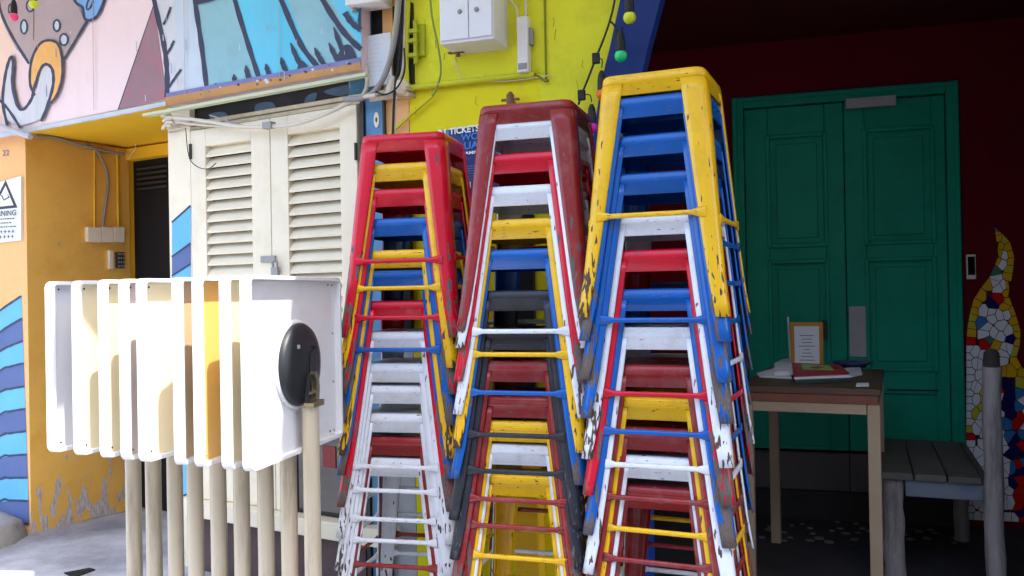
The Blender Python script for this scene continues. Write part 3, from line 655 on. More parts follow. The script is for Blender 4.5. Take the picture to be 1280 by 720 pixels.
for (xa_, ya_, xb_, yb_, lb_) in ((625, 235, 668, 598, 'added tall black panel filling the stool slots, against the lime wall behind the middle stool stack'), (486, 190, 513, 432, 'added narrow black panel filling the stool slots, on the peach pilaster behind the left stool stack')):
    mb = MB(); boxpx(FB, xa_, ya_, xb_, yb_, .03, .025, mb); solo('black_backdrop', mb, DARK, FB, lb_, 'backdrop', bevel=.004)  # panels put in so the gaps through the stacks read black
# ochre post behind the middle stack base
mb = MB(); a = FB.loc(642, 650, .1)[0]; b = FB.loc(671, 650, .1)[0]; mb.box(a, b, -.08, -.002, 0, FB.loc(655, 615, .08)[1])
solo('ochre_downpipe', mb, OCHREC, FB, 'ochre boxed pipe at the wall foot behind the middle stack', 'downpipe', bevel=.006)
# ---------------------------------------------------------------- PORCH
root = thing('maroon_wall', FC, (0, 0, 0), 'dark maroon back wall of the porch around the green doors', 'wall')
mb = MB(); mb.box(-3.0, 3.2, .06, .3, 0, 2.75); mk('wall_face', mb, MAROON, root)
dl_, dr_ = FC.loc(918, 350, .03)[0], FC.loc(1203, 300, .03)[0]
dtop = FC.loc(1060, 110.5, .03)[1]; dbot = FC.loc(1060, 566, .03)[1]
mb = MB(); mb.box(-3.0, dl_, -.0, .06, 0, 2.75); mb.box(dr_, 3.2, 0, .06, 0, 2.75); mb.box(dl_, dr_, 0, .06, dtop, 2.75); mb.box(dl_, dr_, 0, .06, 0, dbot-.004); mk('wall_plaster', mb, MAROON, root)
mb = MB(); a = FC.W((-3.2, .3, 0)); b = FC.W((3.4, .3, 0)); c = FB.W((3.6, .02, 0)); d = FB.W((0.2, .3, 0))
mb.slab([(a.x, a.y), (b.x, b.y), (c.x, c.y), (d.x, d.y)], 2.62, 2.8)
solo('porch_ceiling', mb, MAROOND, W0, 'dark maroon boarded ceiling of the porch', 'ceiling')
mb = MB(); mb.box(-3.2, -3.0, -1.4, .3, 0, 2.8); solo('porch_end_wall', mb, MAROON, FC, 'dark end wall inside the porch behind the stools', 'wall')
mb = MB(); mb.box(1.75, 1.95, -1.9, 0, 0, 2.8); solo('porch_side_wall', mb, MAROON, FC, 'dark side wall closing the porch on the right', 'wall')
ur = 2.52
mb = MB(); mb.box(ur, ur+2.6, 0, .25, 0, 2.6); solo('added_pier', mb, MAROON, FB, 'unseen maroon wall added right of the porch opening to darken it', 'wall')  # unseen pier added to cut the light entering the porch
q = [FB.W((uR+.03, .0, 0)), FB.W((ur, .0, 0)), FC.W((1.74, 0, 0)), FC.W((-2.9, 0, 0))]
mb = MB(); mb.slab([(p_.x, p_.y) for p_ in q], .0005, .004); props(mk('porch_floor', mb, paint('porch_floor_dark', (46, 44, 46), .8, .3, 3, (70, 68, 66), .5, 7, bump=.3)), 'dark stained floor of the porch', None, kind='structure')
# facade above porch (out of frame)
mb = MB(); mb.box(.55, 4.2, 0, .25, 2.62, 3.6); solo('porch_beam', mb, MAROON, FB, 'maroon beam over the porch opening', 'beam')
# plinth
pt_, pb_ = dbot-.008, FC.loc(1060, 646, .02)[1]
root = thing('tiled_plinth', FC, (0, -.02, 0), 'grey stone plinth below the green doors', 'plinth')
sx = FC.loc(1062, 600, .02)[0]
for a, b in ((-2.9, -.62), (-.616, sx), (sx+.004, dr_)):
    mb = MB(); mb.box(a, b, -.03, -.001, .16, pt_); mk('slab', mb, PLINTH, root, bevel=.003)
mb = MB(); mb.box(-2.9, dr_, -.04, -.001, .0, .156); mk('base_course', mb, paint('dark_plinth', (52, 50, 50), .8, .2, 5), root, bevel=.003)
# door
root = thing('green_double_door', FC, ((dl_+dr_)/2, 0, dbot), 'closed green panelled double door in the dark porch', 'door')
fw = FC.loc(1203, 300)[0]-FC.loc(1186, 300)[0]
mb = MB()
mb.box(dl_+.002, dl_+fw, -.03, .058, dbot, dtop-.002); mb.box(dr_-fw, dr_-.002, -.03, .058, dbot, dtop-.002); mb.box(dl_+fw+.0005, dr_-fw-.0005, -.0295, .058, dtop-fw, dtop-.002)
mb.box(dl_+.006, dl_+fw*.45, -.042, -.0301, dbot, dtop-.008); mb.box(dr_-fw*.45, dr_-.006, -.042, -.0301, dbot, dtop-.008); mb.box(dl_+fw*.45, dr_-fw*.45, -.041, -.0297, dtop-fw*.45, dtop-.008)
mk('door_frame', mb, GREEN, root, bevel=.004)
dm = FC.loc(1058, 350, 0)[0]
z_ = lambda y: FC.loc(1120, y, -.01)[1]
def dleaf(a, b, pa, pb, hd):
    mb = MB(); top = dtop-fw-.004; zb_ = dbot+.004; rows = ((z_(162), z_(303)), (z_(324), z_(461)), (z_(492), z_(560)))
    mb.box(a, b, .012, .05, zb_, top)
    mb.box(a, pa, -.004, .0119, zb_, top); mb.box(pb, b, -.004, .0119, zb_, top)
    zs = [top]+[q for r_ in rows for q in r_]+[zb_]
    for i in range(0, 8, 2): mb.box(pa+.0002, pb-.0002, -.0038, .0119, zs[i+1], zs[i])
    for zt_, zb2 in rows[:2]:
        w = .022
        for k, yy in ((0, -.010), (1, .002)):
            o1 = w*k*.0; 
        mb.box(pa-.012, pa+.01, -.018, -.0041, zb2-.012, zt_+.012); mb.box(pb-.01, pb+.012, -.018, -.0041, zb2-.012, zt_+.012)
        mb.box(pa+.0102, pb-.0102, -.0178, -.0041, zt_-.01, zt_+.012); mb.box(pa+.0102, pb-.0102, -.0178, -.0041, zb2-.012, zb2+.01)
        mb.box(pa+.04, pb-.04, .002, .0118, zb2+.04, zt_-.04)
    o = mk('door_leaf', mb, GREEN, root, bevel=.005); return o
X = lambda x, y=250: FC.loc(x, y, 0)[0]
lf = dleaf(dl_+fw+.003, dm-.002, X(961), X(1032), 0)
rf = dleaf(dm+.002, dr_-fw-.003, X(1082), X(1166), 0)
mb = MB(); c = wallrect(FC, 1062, 383, 1083.5, 446, .02); mb.box(c[0], c[1], -.010, -.0125+.008, c[2], c[3]); mk('push_plate', mb, GREY, root, bevel=.001)
mb = MB(); a = FC.P(1031, 412, .03); mb.box(a.x-.015, a.x+.015, -.03, -.006, a.z-.05, a.z+.05); mb.tube([(a.x, -.05, a.z), (a.x, -.005, a.z)], .012, 8); mk('door_handle', mb, DISC, root, bevel=.003)
c = wallrect(FC, 1057, 121, 1120, 134, .05); mb = MB(); mb.box(c[0], c[1], -.06, -.013, c[2], c[3]); mk('door_closer', mb, GREY, root, bevel=.003)
mb = MB(); mb.box(X(1104), X(1168), -.0065, -.0042, z_(487)-.004, z_(487)+.004); mk('rail_shadow', mb, DARK, root)  # shadow line under the door rail, drawn as a thin black strip
# intercom
root = thing('intercom', FC, FC.P(1214, 348, 0), 'white intercom with a black screen right of the green door', 'intercom')
c = wallrect(FC, 1208.5, 318, 1220, 349, .02); mb = MB(); mb.box(c[0], c[1], -.02, -.0, c[2], c[3]); mk('case', mb, WPL, root, bevel=.003)
dz = c[3]-c[2]; mb = MB(); mb.box(c[0]+.005, c[1]-.005, -.0225, -.0202, c[2]+dz*.17, c[3]-dz*.09); mk('screen', mb, GLASSK, root)
# mosaic
OUT = [(1243, 284), (1253, 292), (1263, 303), (1268, 322), (1266, 342), (1262, 362), (1265, 380), (1271, 396), (1276, 414), (1275, 432), (1271, 446), (1277, 458), (1288, 468), (1302, 480), (1318, 500), (1330, 560), (1330, 655), (1207.5, 650), (1207.5, 432), (1209, 410), (1212, 392), (1217, 374), (1226, 360), (1237, 346), (1244, 330), (1247, 312)]
def inside(p, poly):
    r_ = False; j = len(poly)-1
    for i in range(len(poly)):
        xi, yi = poly[i]; xj, yj = poly[j]
        if (yi > p[1]) != (yj > p[1]) and p[0] < (xj-xi)*(p[1]-yi)/(yj-yi)+xi: r_ = not r_
        j = i
    return r_
def segd(p, a, b):
    a = Vector(a); b = Vector(b); p = Vector(p); t = max(0, min(1, (p-a).dot(b-a)/max(1e-9, (b-a).length_squared))); return (p-(a+(b-a)*t)).length
def edged(p): return min(segd(p, OUT[i], OUT[(i+1) % len(OUT)]) for i in range(len(OUT)))
def clip(poly, a, n):      # keep (p-a).n<=0
    out = []
    for i in range(len(poly)):
        p, q = poly[i], poly[(i+1) % len(poly)]
        dp = (p-a).dot(n); dq = (q-a).dot(n)
        if dp <= 0: out.append(p)
        if (dp < 0) != (dq < 0) and abs(dp-dq) > 1e-9: out.append(p+(q-p)*(dp/(dp-dq)))
    return out
TW = paint('tile_white', (240, 240, 244), .25, .04, 8); TR = paint('tile_red', (214, 24, 20), .25, .08, 8); TB = paint('tile_blue', (60, 130, 190), .25, .1, 8)
TN = paint('tile_navy', (30, 30, 96), .25, .1, 8); TY = paint('tile_yellow', (234, 184, 36), .25, .1, 8); TG = paint('tile_green', (70, 130, 110), .25, .1, 8); TL = paint('tile_lemon', (206, 196, 60), .25, .1, 8)
GROUT = paint('grout', (70, 20, 34), .85, .2, 6)
tm = [TW, TR, TB, TN, TY, TG, TL]
rnd = random.Random(3)
seeds = []
y = 280
while y < 662:
    x = 1204
    big = 12 if y > 365 else 9
    while x < 1336:
        p = (x+rnd.uniform(-.5, .5)*big, y+rnd.uniform(-.5, .5)*big)
        seeds.append(p); x += big
    y += (13 if y > 365 else 10)*.86
# boundary seeds following the outline
bsd = []
for i in range(len(OUT)):
    a, b = Vector(OUT[i]), Vector(OUT[(i+1) % len(OUT)]); L_ = (b-a).length; n_ = max(1, int(L_/9))
    for k in range(n_):
        c = a.lerp(b, (k+.5)/n_); t = (b-a).normalized(); nn = Vector((-t.y, t.x)); q = c+nn*3
        if not inside(q, OUT): q = c-nn*3
        if inside(q, OUT) and (c.x < 1300): bsd.append((q.x, q.y))
seeds = [p for p in seeds if inside(p, OUT) and edged(p) > 8.5]
allp = [(Vector(p), 0) for p in seeds]+[(Vector(p), 1) for p in bsd]
def tcol(p, bd):
    x, y = p
    if bd and y < 645 and not (x < 1220 and y > 425): return 4 if rnd.random() < .6 else rnd.choice([6, 6, 5, 2])
    if y < 366: return 0
    if 366 <= y < 430:
        if 1228 < x < 1262 and 385 < y < 425: return 0
        return rnd.choice([1, 1, 2, 2, 3, 3, 4, 4, 5])
    if 430 <= y < 540 and x < 1244: return 0 if abs((x-1210)-(y-540)*-.45) > 5 else 6
    if y < 470: return rnd.choice([0, 4, 1, 3])
    d = (x-1262)*.8+(y-540)*-.2
    if abs(segd(p, (1255, 450), (1285, 660))) < 14: return rnd.choice([1, 3, 2, 3, 1])
    if segd(p, (1208, 545), (1225, 543)) < 6: return 1
    if rnd.random() < .08: return rnd.choice([6, 4])
    return 0
M2 = MB(); M2.prism([FC.loc(*q, .004) for q in OUT], -.004, -.0005, len(tm))
for i, (p, bd) in enumerate(allp):
    poly = [p+Vector(q) for q in ((-9, -9), (9, -9), (9, 9), (-9, 9))]
    for j, (q, _) in enumerate(allp):
        if i != j and (q-p).length < 26: poly = clip(poly, (p+q)/2, (q-p).normalized())
        if len(poly) < 3: break
    if len(poly) < 3: continue
    for k in range(len(OUT)):
        a, b = Vector(OUT[k]), Vector(OUT[(k+1) % len(OUT)])
        if segd(p, OUT[k], OUT[(k+1) % len(OUT)]) < 7:
            t = (b-a).normalized(); nn = Vector((-t.y, t.x))
            if (p-a).dot(nn) > 0: nn = -nn
            poly = clip(poly, a, nn)
            if len(poly) < 3: break
    if len(poly) < 3: continue
    c = sum(poly, Vector((0, 0)))/len(poly); poly = [c+(q-c)*(1-.6/max(.8, (q-c).length)) for q in poly]
    M2.prism([FC.loc(q.x, q.y, .008) for q in poly], -.008-rnd.uniform(0, .001), -.0041, tcol((p.x, p.y), bd))
solo('wall_mosaic', M2, tm+[GROUT], FC, 'flame shaped mosaic of broken white and coloured tiles right of the green door', 'mosaic')
# floor mosaic band in front of plinth
M3 = MB(); 
pts = [G(rnd.uniform(930, 1210), rnd.uniform(654, 682)) for _ in range(70)]
fl = [FC.M.inverted() @ p for p in pts]
fl = [p for i, p in enumerate(fl) if all((p-q).length > .05 for q in fl[:i])]
for p in fl:
    n_ = rnd.randint(4, 6); r_ = rnd.uniform(.012, .028); a0 = rnd.uniform(0, 6)
    M3.slab([(p.x+r_*math.cos(a0+6.283*k/n_)*rnd.uniform(.8, 1.1), p.y+r_*math.sin(a0+6.283*k/n_)*rnd.uniform(.8, 1.1)) for k in range(n_)], .0045, .009, rnd.choice([0, 0, 0, 0, 0, 0, 2]))
solo('floor_mosaic', M3, [paint('dusty_tile', (112, 110, 108), .6, .2, 9)]*3, FC, 'scattered dusty broken tile pieces set in the dark porch floor', 'mosaic')
# ---------------------------------------------------------------- porch furniture
TH = .865
fr_ = G(1101, 487, TH)
FT = Frame(fr_, 24)
root = thing('writing_table', FT, (-.28, .45, 0), 'brown wooden table with books and papers before the green door', 'table')
tw, td = .53, .88
mb = MB(); mb.box(-tw, 0, 0, td, TH-.025, TH); mk('table_top', mb, TWOOD, root, bevel=.003)
mb = MB(); mb.box(-tw+.012, -.01, .004, .03, TH-.06, TH-.026); mb.box(-.032, -.008, .0301, td-.01, TH-.06, TH-.026); mk('top_rail', mb, TEDGE, root, bevel=.002)
mb = MB(); mb.box(-tw+.05, -.052, .008, .03, TH-.10, TH-.0605); mk('apron', mb, TLEG, root, bevel=.002)
for x in (-tw+.004, -.050):
    for y in (.004, td-.05):
        mb = MB(); mb.box(x, x+.046, y, y+.044, 0, TH-.0615); mk('leg', mb, TLEG, root, bevel=.003)
def onT(px, py): p = G(px, py, TH); return FT.M.inverted() @ p
# picture frame
a = onT(1009, 461); root = thing('picture_frame', FT, a, 'small upright gilt picture frame standing on the wooden table', 'picture frame')
s_ = (atdepth(1029, 430, FT.W(a).y)-atdepth(990, 430, FT.W(a).y)).length/2; h_ = .195
mb = MB(); w_ = .018
mb.box(a.x-s_, a.x-s_+w_, a.y, a.y+.015, a.z, a.z+h_+.03); mb.box(a.x+s_-w_, a.x+s_, a.y, a.y+.015, a.z, a.z+h_+.03); mb.box(a.x-s_+w_, a.x+s_-w_, a.y+.0003, a.y+.015, a.z+.0, a.z+w_+.004); mb.box(a.x-s_+w_, a.x+s_-w_, a.y+.0003, a.y+.015, a.z+h_+.03-w_, a.z+h_+.03)
mk('frame', mb, FRM, root, bevel=.002)
mb = MB(); mb.box(a.x-s_+w_, a.x+s_-w_, a.y+.006, a.y+.012, a.z+w_, a.z+h_+.03-w_); mk('card', mb, PAPER, root)
mb = MB()
for i in range(8):
    z = a.z+.04+i*.017; l = rnd.uniform(.2, .7)*(s_-w_); mb.box(a.x-l, a.x+l, a.y+.0052, a.y+.0058, z, z+.003)
mk('print', mb, INKT, root)
mb = MB(); b = onT(988, 460); mb.tube([(b.x, b.y+.02, b.z), (b.x-.01, b.y+.03, b.z+.25)], .005, 6); solo('pen', mb, PAPER, FT, 'thin white stick leaning behind the gilt frame', 'stick')
# bowl
a = onT(1066, 459); mb = MB(); mb.lathe([(.06, 0), (.065, .012), (.085, .016), (.098, .026), (.094, .028), (.07, .02), (.0, .018)], a, 28)
solo('shallow_plate', mb, BOWL, FT, 'shallow dark blue plate on the back of the wooden table', 'plate', smooth=True)
def flat(name, q, h, mats, label, cat, z=0, mi=None, bevel=.0):
    P = [FT.M.inverted() @ G(x, y, TH) for x, y in q]; mb = MB(); mb.slab([(p.x, p.y) for p in P], TH+z, TH+z+h); return solo(name, mb, mats, FT, label, cat, bevel=bevel)
flat('paper_sheet', [(946, 468), (975, 460), (985, 464), (990, 474), (950, 472)], .006, PAPER, 'white papers at the left end of the wooden table', 'paper', .001)
flat('open_booklet', [(968, 461), (978, 455), (1004, 452), (1018, 459), (1012, 470), (968, 472)], .018, PAPER, 'white open booklet behind the red magazine', 'booklet', .008)
flat('paper_sheet', [(1050, 462), (1075, 459), (1078, 469), (1060, 473)], .004, PAPER, 'small white paper lying right of the red magazine', 'paper', .001)
flat('name_tag', [(1071, 480), (1086, 480), (1086, 483.5), (1070, 483.5)], .004, PAPER, 'tiny white tag on the front edge of the wooden table', 'tag', .001)
root = thing('magazine_stack', FT, onT(1028, 474), 'stack of red and dark magazines with a lime cover on the table', 'magazines')
def slabpx(q, z0, h, mat, nm):
    P = [FT.M.inverted() @ G(x, y, TH) for x, y in q]; mb = MB(); mb.slab([(p.x, p.y) for p in P], TH+z0, TH+z0+h); mk(nm, mb, mat, root)
slabpx([(994, 480), (991, 464), (1052, 468), (1064, 478)], .001, .014, BOOKK, 'magazine')
slabpx([(993, 479), (990, 461.5), (1052, 466), (1064, 476.5)], .0155, .009, PAPER, 'magazine')
slabpx([(992, 479), (990, 461), (1050, 464.5), (1062, 475.5)], .025, .006, BOOKR, 'magazine')
slabpx([(1004, 470.5), (1002, 463.5), (1036, 465.5), (1043, 472)], .0315, .001, BOOKG, 'cover_picture')
slabpx([(1012, 468.5), (1022, 466.5), (1030, 468.5), (1020, 470.5)], .033, .0006, BOOKR, 'cover_picture')
# bench
BH = .48; fb = G(1102, 590, BH); FN = Frame(fb, 22)
root = thing('log_bench', FN, (.22, .4, 0), 'weathered grey plank bench with rough log posts by the mosaic', 'bench')
bw, bd_ = .40, .88
for i in range(4):
    a = bw/3.2*i; b = min(bw, bw/3.2*(i+1)-.006)
    if b-a > .02: mb = MB(); mb.box(a, b, 0, bd_, BH-.03, BH-.001*i); mk('seat_plank', mb, PLANK, root, bevel=.004)
mb = MB(); mb.box(.09, bw-.01, .02, .06, BH-.10, BH-.032); mk('front_rail', mb, PLANKB, root, bevel=.004)
mb = MB(); mb.box(.09, bw-.01, bd_-.08, bd_-.04, BH-.10, BH-.032); mk('back_rail', mb, PLANK, root, bevel=.004)
def log(x, y, h, r, nm):
    pts = []; rr = []
    for k in range(12):
        t = k/11; pts.append((x+.0025*math.sin(k*1.3), y+.003*math.cos(k*1.9), h*t)); rr.append(r*(1.03-.08*t+.05*math.sin(k*2.1+x*9)))
    mb = MB(); mb.tube(pts, r, 14, rr=rr); return mk(nm, mb, OLDW, root)
log(.045, .06, BH-.033, .042, 'leg'); log(.06, bd_-.05, BH-.033, .042, 'leg')
log(bw+.012, -.01, .93, .036, 'back_post'); log(bw-.03, bd_-.06, BH-.033, .034, 'leg')
mb = MB(); mb.tube([(bw+.012, -.01, .932), (bw+.014, -.008, .985), (bw+.016, -.006, 1.0)], .03, 12, rr=[.032, .028, .012]); mk('post_top', mb, paint('dark_log_end', (64, 60, 58), .85, .2, 12, bump=.6), root)
# ---------------------------------------------------------------- string lights
BC = {'yellow': (214, 226, 40), 'green': (30, 214, 130), 'orange': (250, 110, 40), 'magenta': (220, 30, 180), 'pink': (255, 70, 130)}
def strlight(name, fr, cab, offs, bulbs, label, grp):
    root = thing(name, fr, fr.P(cab[-1][0], cab[-1][1], offs), label, 'string lights', grp)
    P = [fr.P(x, y, offs) for x, y in cab]
    mb = MB(); mb.tube(smoothpts(P, 5), .004, 6); mk('cable', mb, CABK, root)
    for jx, jy, bx, by, col, sc in bulbs:
        j = fr.P(jx, jy, offs); b = fr.P(bx, by, offs+.02); r = .0225*sc
        mb = MB()
        if jx: mb.box(j.x-.014*sc, j.x+.014*sc, j.y-.01, j.y+.01, j.z-.02*sc, j.z+.02*sc); mk('connector', mb, CABK, root, bevel=.003)
        top = Vector((b.x, b.y, b.z+.1*sc))
        mb = MB(); mb.tube(smoothpts([j, (j+top)/2+Vector((.012, 0, .012)), top], 4), .0022, 5); mk('drop_wire', mb, CABK, root)
        mb = MB(); mb.lathe([(.006*sc, .09*sc), (.013*sc, .075*sc), (.017*sc, .05*sc), (.017*sc, .012*sc)], b, 14); so = mk('socket', mb, CABK, root)
        mb = MB(); mb.lathe([(.001, -r), (r*.5, -r*.87), (r*.87, -r*.5), (r, 0), (r*.9, r*.45), (r*.7, r*.72)], b, 18); mk('bulb', mb, paint('bulb_'+col, BC[col], .3, .03, 4, spec=.5), root, smooth=True)
strlight('string_lights', FB, [(770, -24), (768, 2), (762, 27), (754, 50), (745, 72), (736, 96), (727, 118), (723, 131)], .08,
    [(745, 73, 752.5, 118, 'orange', .95), (727, 119, 740, 160, 'magenta', .95)], 'black light string with orange and magenta bulbs beside the navy arch', None)
strlight('string_lights', FB, [(796, -40), (790, -30), (782, -20), (770, -12)], .16,
    [(789, -28, 787, 22, 'yellow', 1.0), (775, 30, 776, 71, 'green', 1.0)][:1], 'black cord with one yellow bulb hanging before the navy arch', None)
strlight('string_lights', FB, [(762, 26), (768, 32), (774, 45), (776, 50)], .10, [(774, 46, 776, 70, 'green', 1.0)], 'short cord with one green bulb hanging before the navy arch', None)
strlight('string_lights', FA, [(-40, -14), (0, -8), (20, -12), (42, -20), (70, -30)], .25, [(16, -11, 17.5, 21, 'pink', .95), (41, -19, 42, 5, 'yellow', .95)], 'light string with pink and yellow bulbs over the left of the mural', None)
# ---------------------------------------------------------------- STOOLS
H = .70; HT = .150; SL = .0840; RC = .034
hw = lambda z: HT+SL*(H-z)+.007*max(0, (.2-z)/.2)**2
def seat_mesh():
    mb = MB(); n = 6
    def ring(h, r, z):
        vs = []
        for cx, cy, a0 in ((1, 1, 0), (-1, 1, 90), (-1, -1, 180), (1, -1, 270)):
            for k in range(n+1):
                a = R(a0+90*k/n); vs.append(((h-r)*cx+r*math.cos(a), (h-r)*cy+r*math.sin(a), z))
        return vs
    lv = [(.035, .02, H-.004), (HT-.018, RC*.6, H-.002), (HT-.006, RC*.85, H-.003), (HT-.0015, RC, H-.008), (HT+.0002, RC, H-.018), (HT+.0010, RC, H-.028), (HT-.003, RC, H-.0305), (hw(H-.062)-.0015, RC, H-.062), (hw(H-.062)-.006, RC, H-.0625)]
    N_ = 4*(n+1); vs = []
    for h, r, z in lv: vs += ring(h, r, z)
    fs = []
    for i in range(len(lv)-1):
        for k in range(N_): fs.append((i*N_+k, i*N_+(k+1) % N_, (i+1)*N_+(k+1) % N_, (i+1)*N_+k))
    mb.add(vs, fs, 0, True); return mb
def leg_mesh(sx, sy):
    mb = MB(); n = 6; zs = [H-.0305, H-.062, H-.15, H-.3, H-.45, H-.6, .04, 0.0]
    rows = []
    for z in zs:
        h = hw(z)+.0004; t = 1-z/H; w = .071-.035*min(1, t*1.02); r = RC*(1-.35*t)
        if z < .05: w *= .97
        pr = [(h-w, h-.004), (h-w+.001, h)]+[(h-r-(w-r-.001)*(1-q), h) for q in (.5,)]
        ar = [((h-r)+r*math.sin(R(90*k/n)), (h-r)+r*math.cos(R(90*k/n))) for k in range(n+1)]
        full = pr+ar+[(b, a) for a, b in pr[::-1]]
        rows.append([(a*sx, b*sy, z) for a, b in full])
    m_ = len(rows[0]); vs = [v for r_ in rows for v in r_]; fs = []
    for i in range(len(rows)-1):
        for k in range(m_-1):
            f = (i*m_+k, i*m_+k+1, (i+1)*m_+k+1, (i+1)*m_+k); fs.append(f if sx*sy > 0 else f[::-1])
    mb.add(vs, fs, 0, True); return mb
ZS = H-.432
def stretch_mesh(k):
    mb = MB(); h = hw(ZS); xs = [-h+.03, -h+.045, -h+.07, h-.07, h-.045, h-.03]
    sec = [(.0028, .016), (.003, .015), (.0075, .0075), (.0075, .0075), (.003, .015), (.0028, .016)]
    vs = []; n = 10
    for x, (a, b) in zip(xs, sec):
        for q in range(n):
            t = 2*math.pi*q/n; v = Vector((x, -(h+.003)+a*math.cos(t), b*math.sin(t)))
            v = Matrix.Rotation(R(90*k), 3, 'Z') @ v; vs.append((v.x, v.y, v.z+ZS))
    fs = [(i*n+q, i*n+(q+1) % n, (i+1)*n+(q+1) % n, (i+1)*n+q) for i in range(5) for q in range(n)]
    mb.add(vs, fs, 0, True); mb.add(vs[:n], [list(range(n))]); mb.add(vs[-n:], [list(range(n))]); return mb
ST = {}
def proto(nm, mb, solid):
    me = bpy.data.meshes.new(nm); me.from_pydata(mb.v, [], mb.f); me.materials.append(RED)
    for p_ in me.polygons: p_.use_smooth = True
    me.update(); return me
pm_seat = proto('seat', seat_mesh(), 1); pm_leg = [proto('leg', leg_mesh(a, b), 1) for a, b in ((-1, -1), (1, -1), (1, 1), (-1, 1))]; pm_st = [proto('stretcher', stretch_mesh(k), 0) for k in range(4)]
def add_part(nm, me, root, mat, solid):
    o = bpy.data.objects.new(nm, me); C.objects.link(o); o.parent = root
    o.material_slots[0].link = 'OBJECT'; o.material_slots[0].material = mat
    if solid:
        md = o.modifiers.new('s', 'SOLIDIFY'); md.thickness = .0016; md.offset = -1 if nm == 'seat' else 0
    return o
WD = {'R': (RED, 'crimson'), 'B': (BLU, 'blue'), 'Y': (YEL, 'yellow'), 'W': (WHT, 'white'), 'K': (BLK, 'black'), 'M': (BRK, 'brick red')}
ORD = ['topmost', 'second from the top', 'third from the top', 'fourth from the top', 'fifth from the top', 'sixth from the top', 'seventh from the top', 'eighth from the top', 'ninth from the top', 'fourth from the bottom', 'third from the bottom', 'second from the bottom', 'lowest']
def stack(nm, d, th, pxs, stools):
    """stools: (colour, y of seat edge, y of front stretcher or None) ; pxs: slot centre px at top, mid, bottom"""
    f = Frame((0, 0), th); y0, y1 = stools[0][1], stools[-1][1]
    zl_ = []
    for i, (c, y, sy) in enumerate(stools):
        t = (y-y0)/(y1-y0); px = pxs[0]+(pxs[1]-pxs[0])*min(1, t*2) if t < .5 else pxs[1]+(pxs[2]-pxs[1])*(t-.5)*2
        p = atdepth(px, y, d); zl_.append([p, sy and atdepth(px, sy, d-.03).z])
    zb_ = zl_[-1][0].z-H; print(nm, 'bottom z', round(zb_, 3), [round(zl_[i][0].z-zl_[i+1][0].z, 3) for i in range(len(zl_)-1)])
    zt_ = zl_[0][0].z
    for i, ((c, y, sy), (p, zs_)) in enumerate(zip(stools, zl_)):
        z = p.z-zb_*(zt_-p.z)/(zt_-zl_[-1][0].z)
        ctr = p+f.y*HT
        mat, w = WD[c]
        e = bpy.data.objects.new('metal_stool', None); C.objects.link(e); e.empty_display_size = .05
        e.location = (ctr.x+random.uniform(-.0025, .0025), ctr.y+random.uniform(-.0025, .0025), z-H); e.rotation_euler = (0, 0, -f.th+R(random.uniform(-.9, .9)))
        props(e, f'{w} metal stool, {ORD[i]} in the {nm} stack', 'stool', 'metal stools stacked in three towers')
        add_part('seat', pm_seat, e, mat, 1)
        for m_ in pm_leg: add_part('leg', m_, e, mat, 1)
        for k in range(4):
            if k == 0 and sy is None: continue
            o = add_part('stretcher', pm_st[k], e, mat, 0)
            if k == 0 and zs_:
                dz_ = zs_-(z-H)-ZS; dz_ = max(-.06, min(.06, dz_)); o.location.z = dz_; o.location.y = -(-dz_)*SL*1.0
                if dz_: o.location.y = dz_*SL
OFFS = 999
stack('right', 2.455, 23, (814.5, 819, 821), [('Y', 88, 268), ('B', 116, None), ('B', 162, None), ('B', 208, 400), ('W', 257, None), ('R', 300, 493), ('B', 347, 541), ('W', 393, 583), ('M', 438, 625), ('Y', 477, 663), ('M', 513, 695), ('W', 547, 731), ('M', 583, 765)])
stack('middle', 2.647, 17, (655, 646, 650), [('M', 127, None), ('W', 148, None), ('R', 190, None), ('W', 231, 414), ('Y', 273, 443), ('B', 311, 491), ('K', 363, 544), ('K', 412, 590), ('M', 452, 625), ('M', 497, 659), ('Y', 527, 697), ('W', 556, 730), ('Y', 595, 765)])
stack('left', 2.967, 13, (500, 497, 494), [('R', 166, 326), ('Y', 203, 360), ('R', 235, 397), ('B', 272, 437), ('Y', 312, None), ('B', 337, None), ('R', 376, None), ('W', 415, 583), ('W', 455, 613), ('W', 482, 649), ('W', 518, 676), ('M', 547, 707), ('W', 573, 740)])
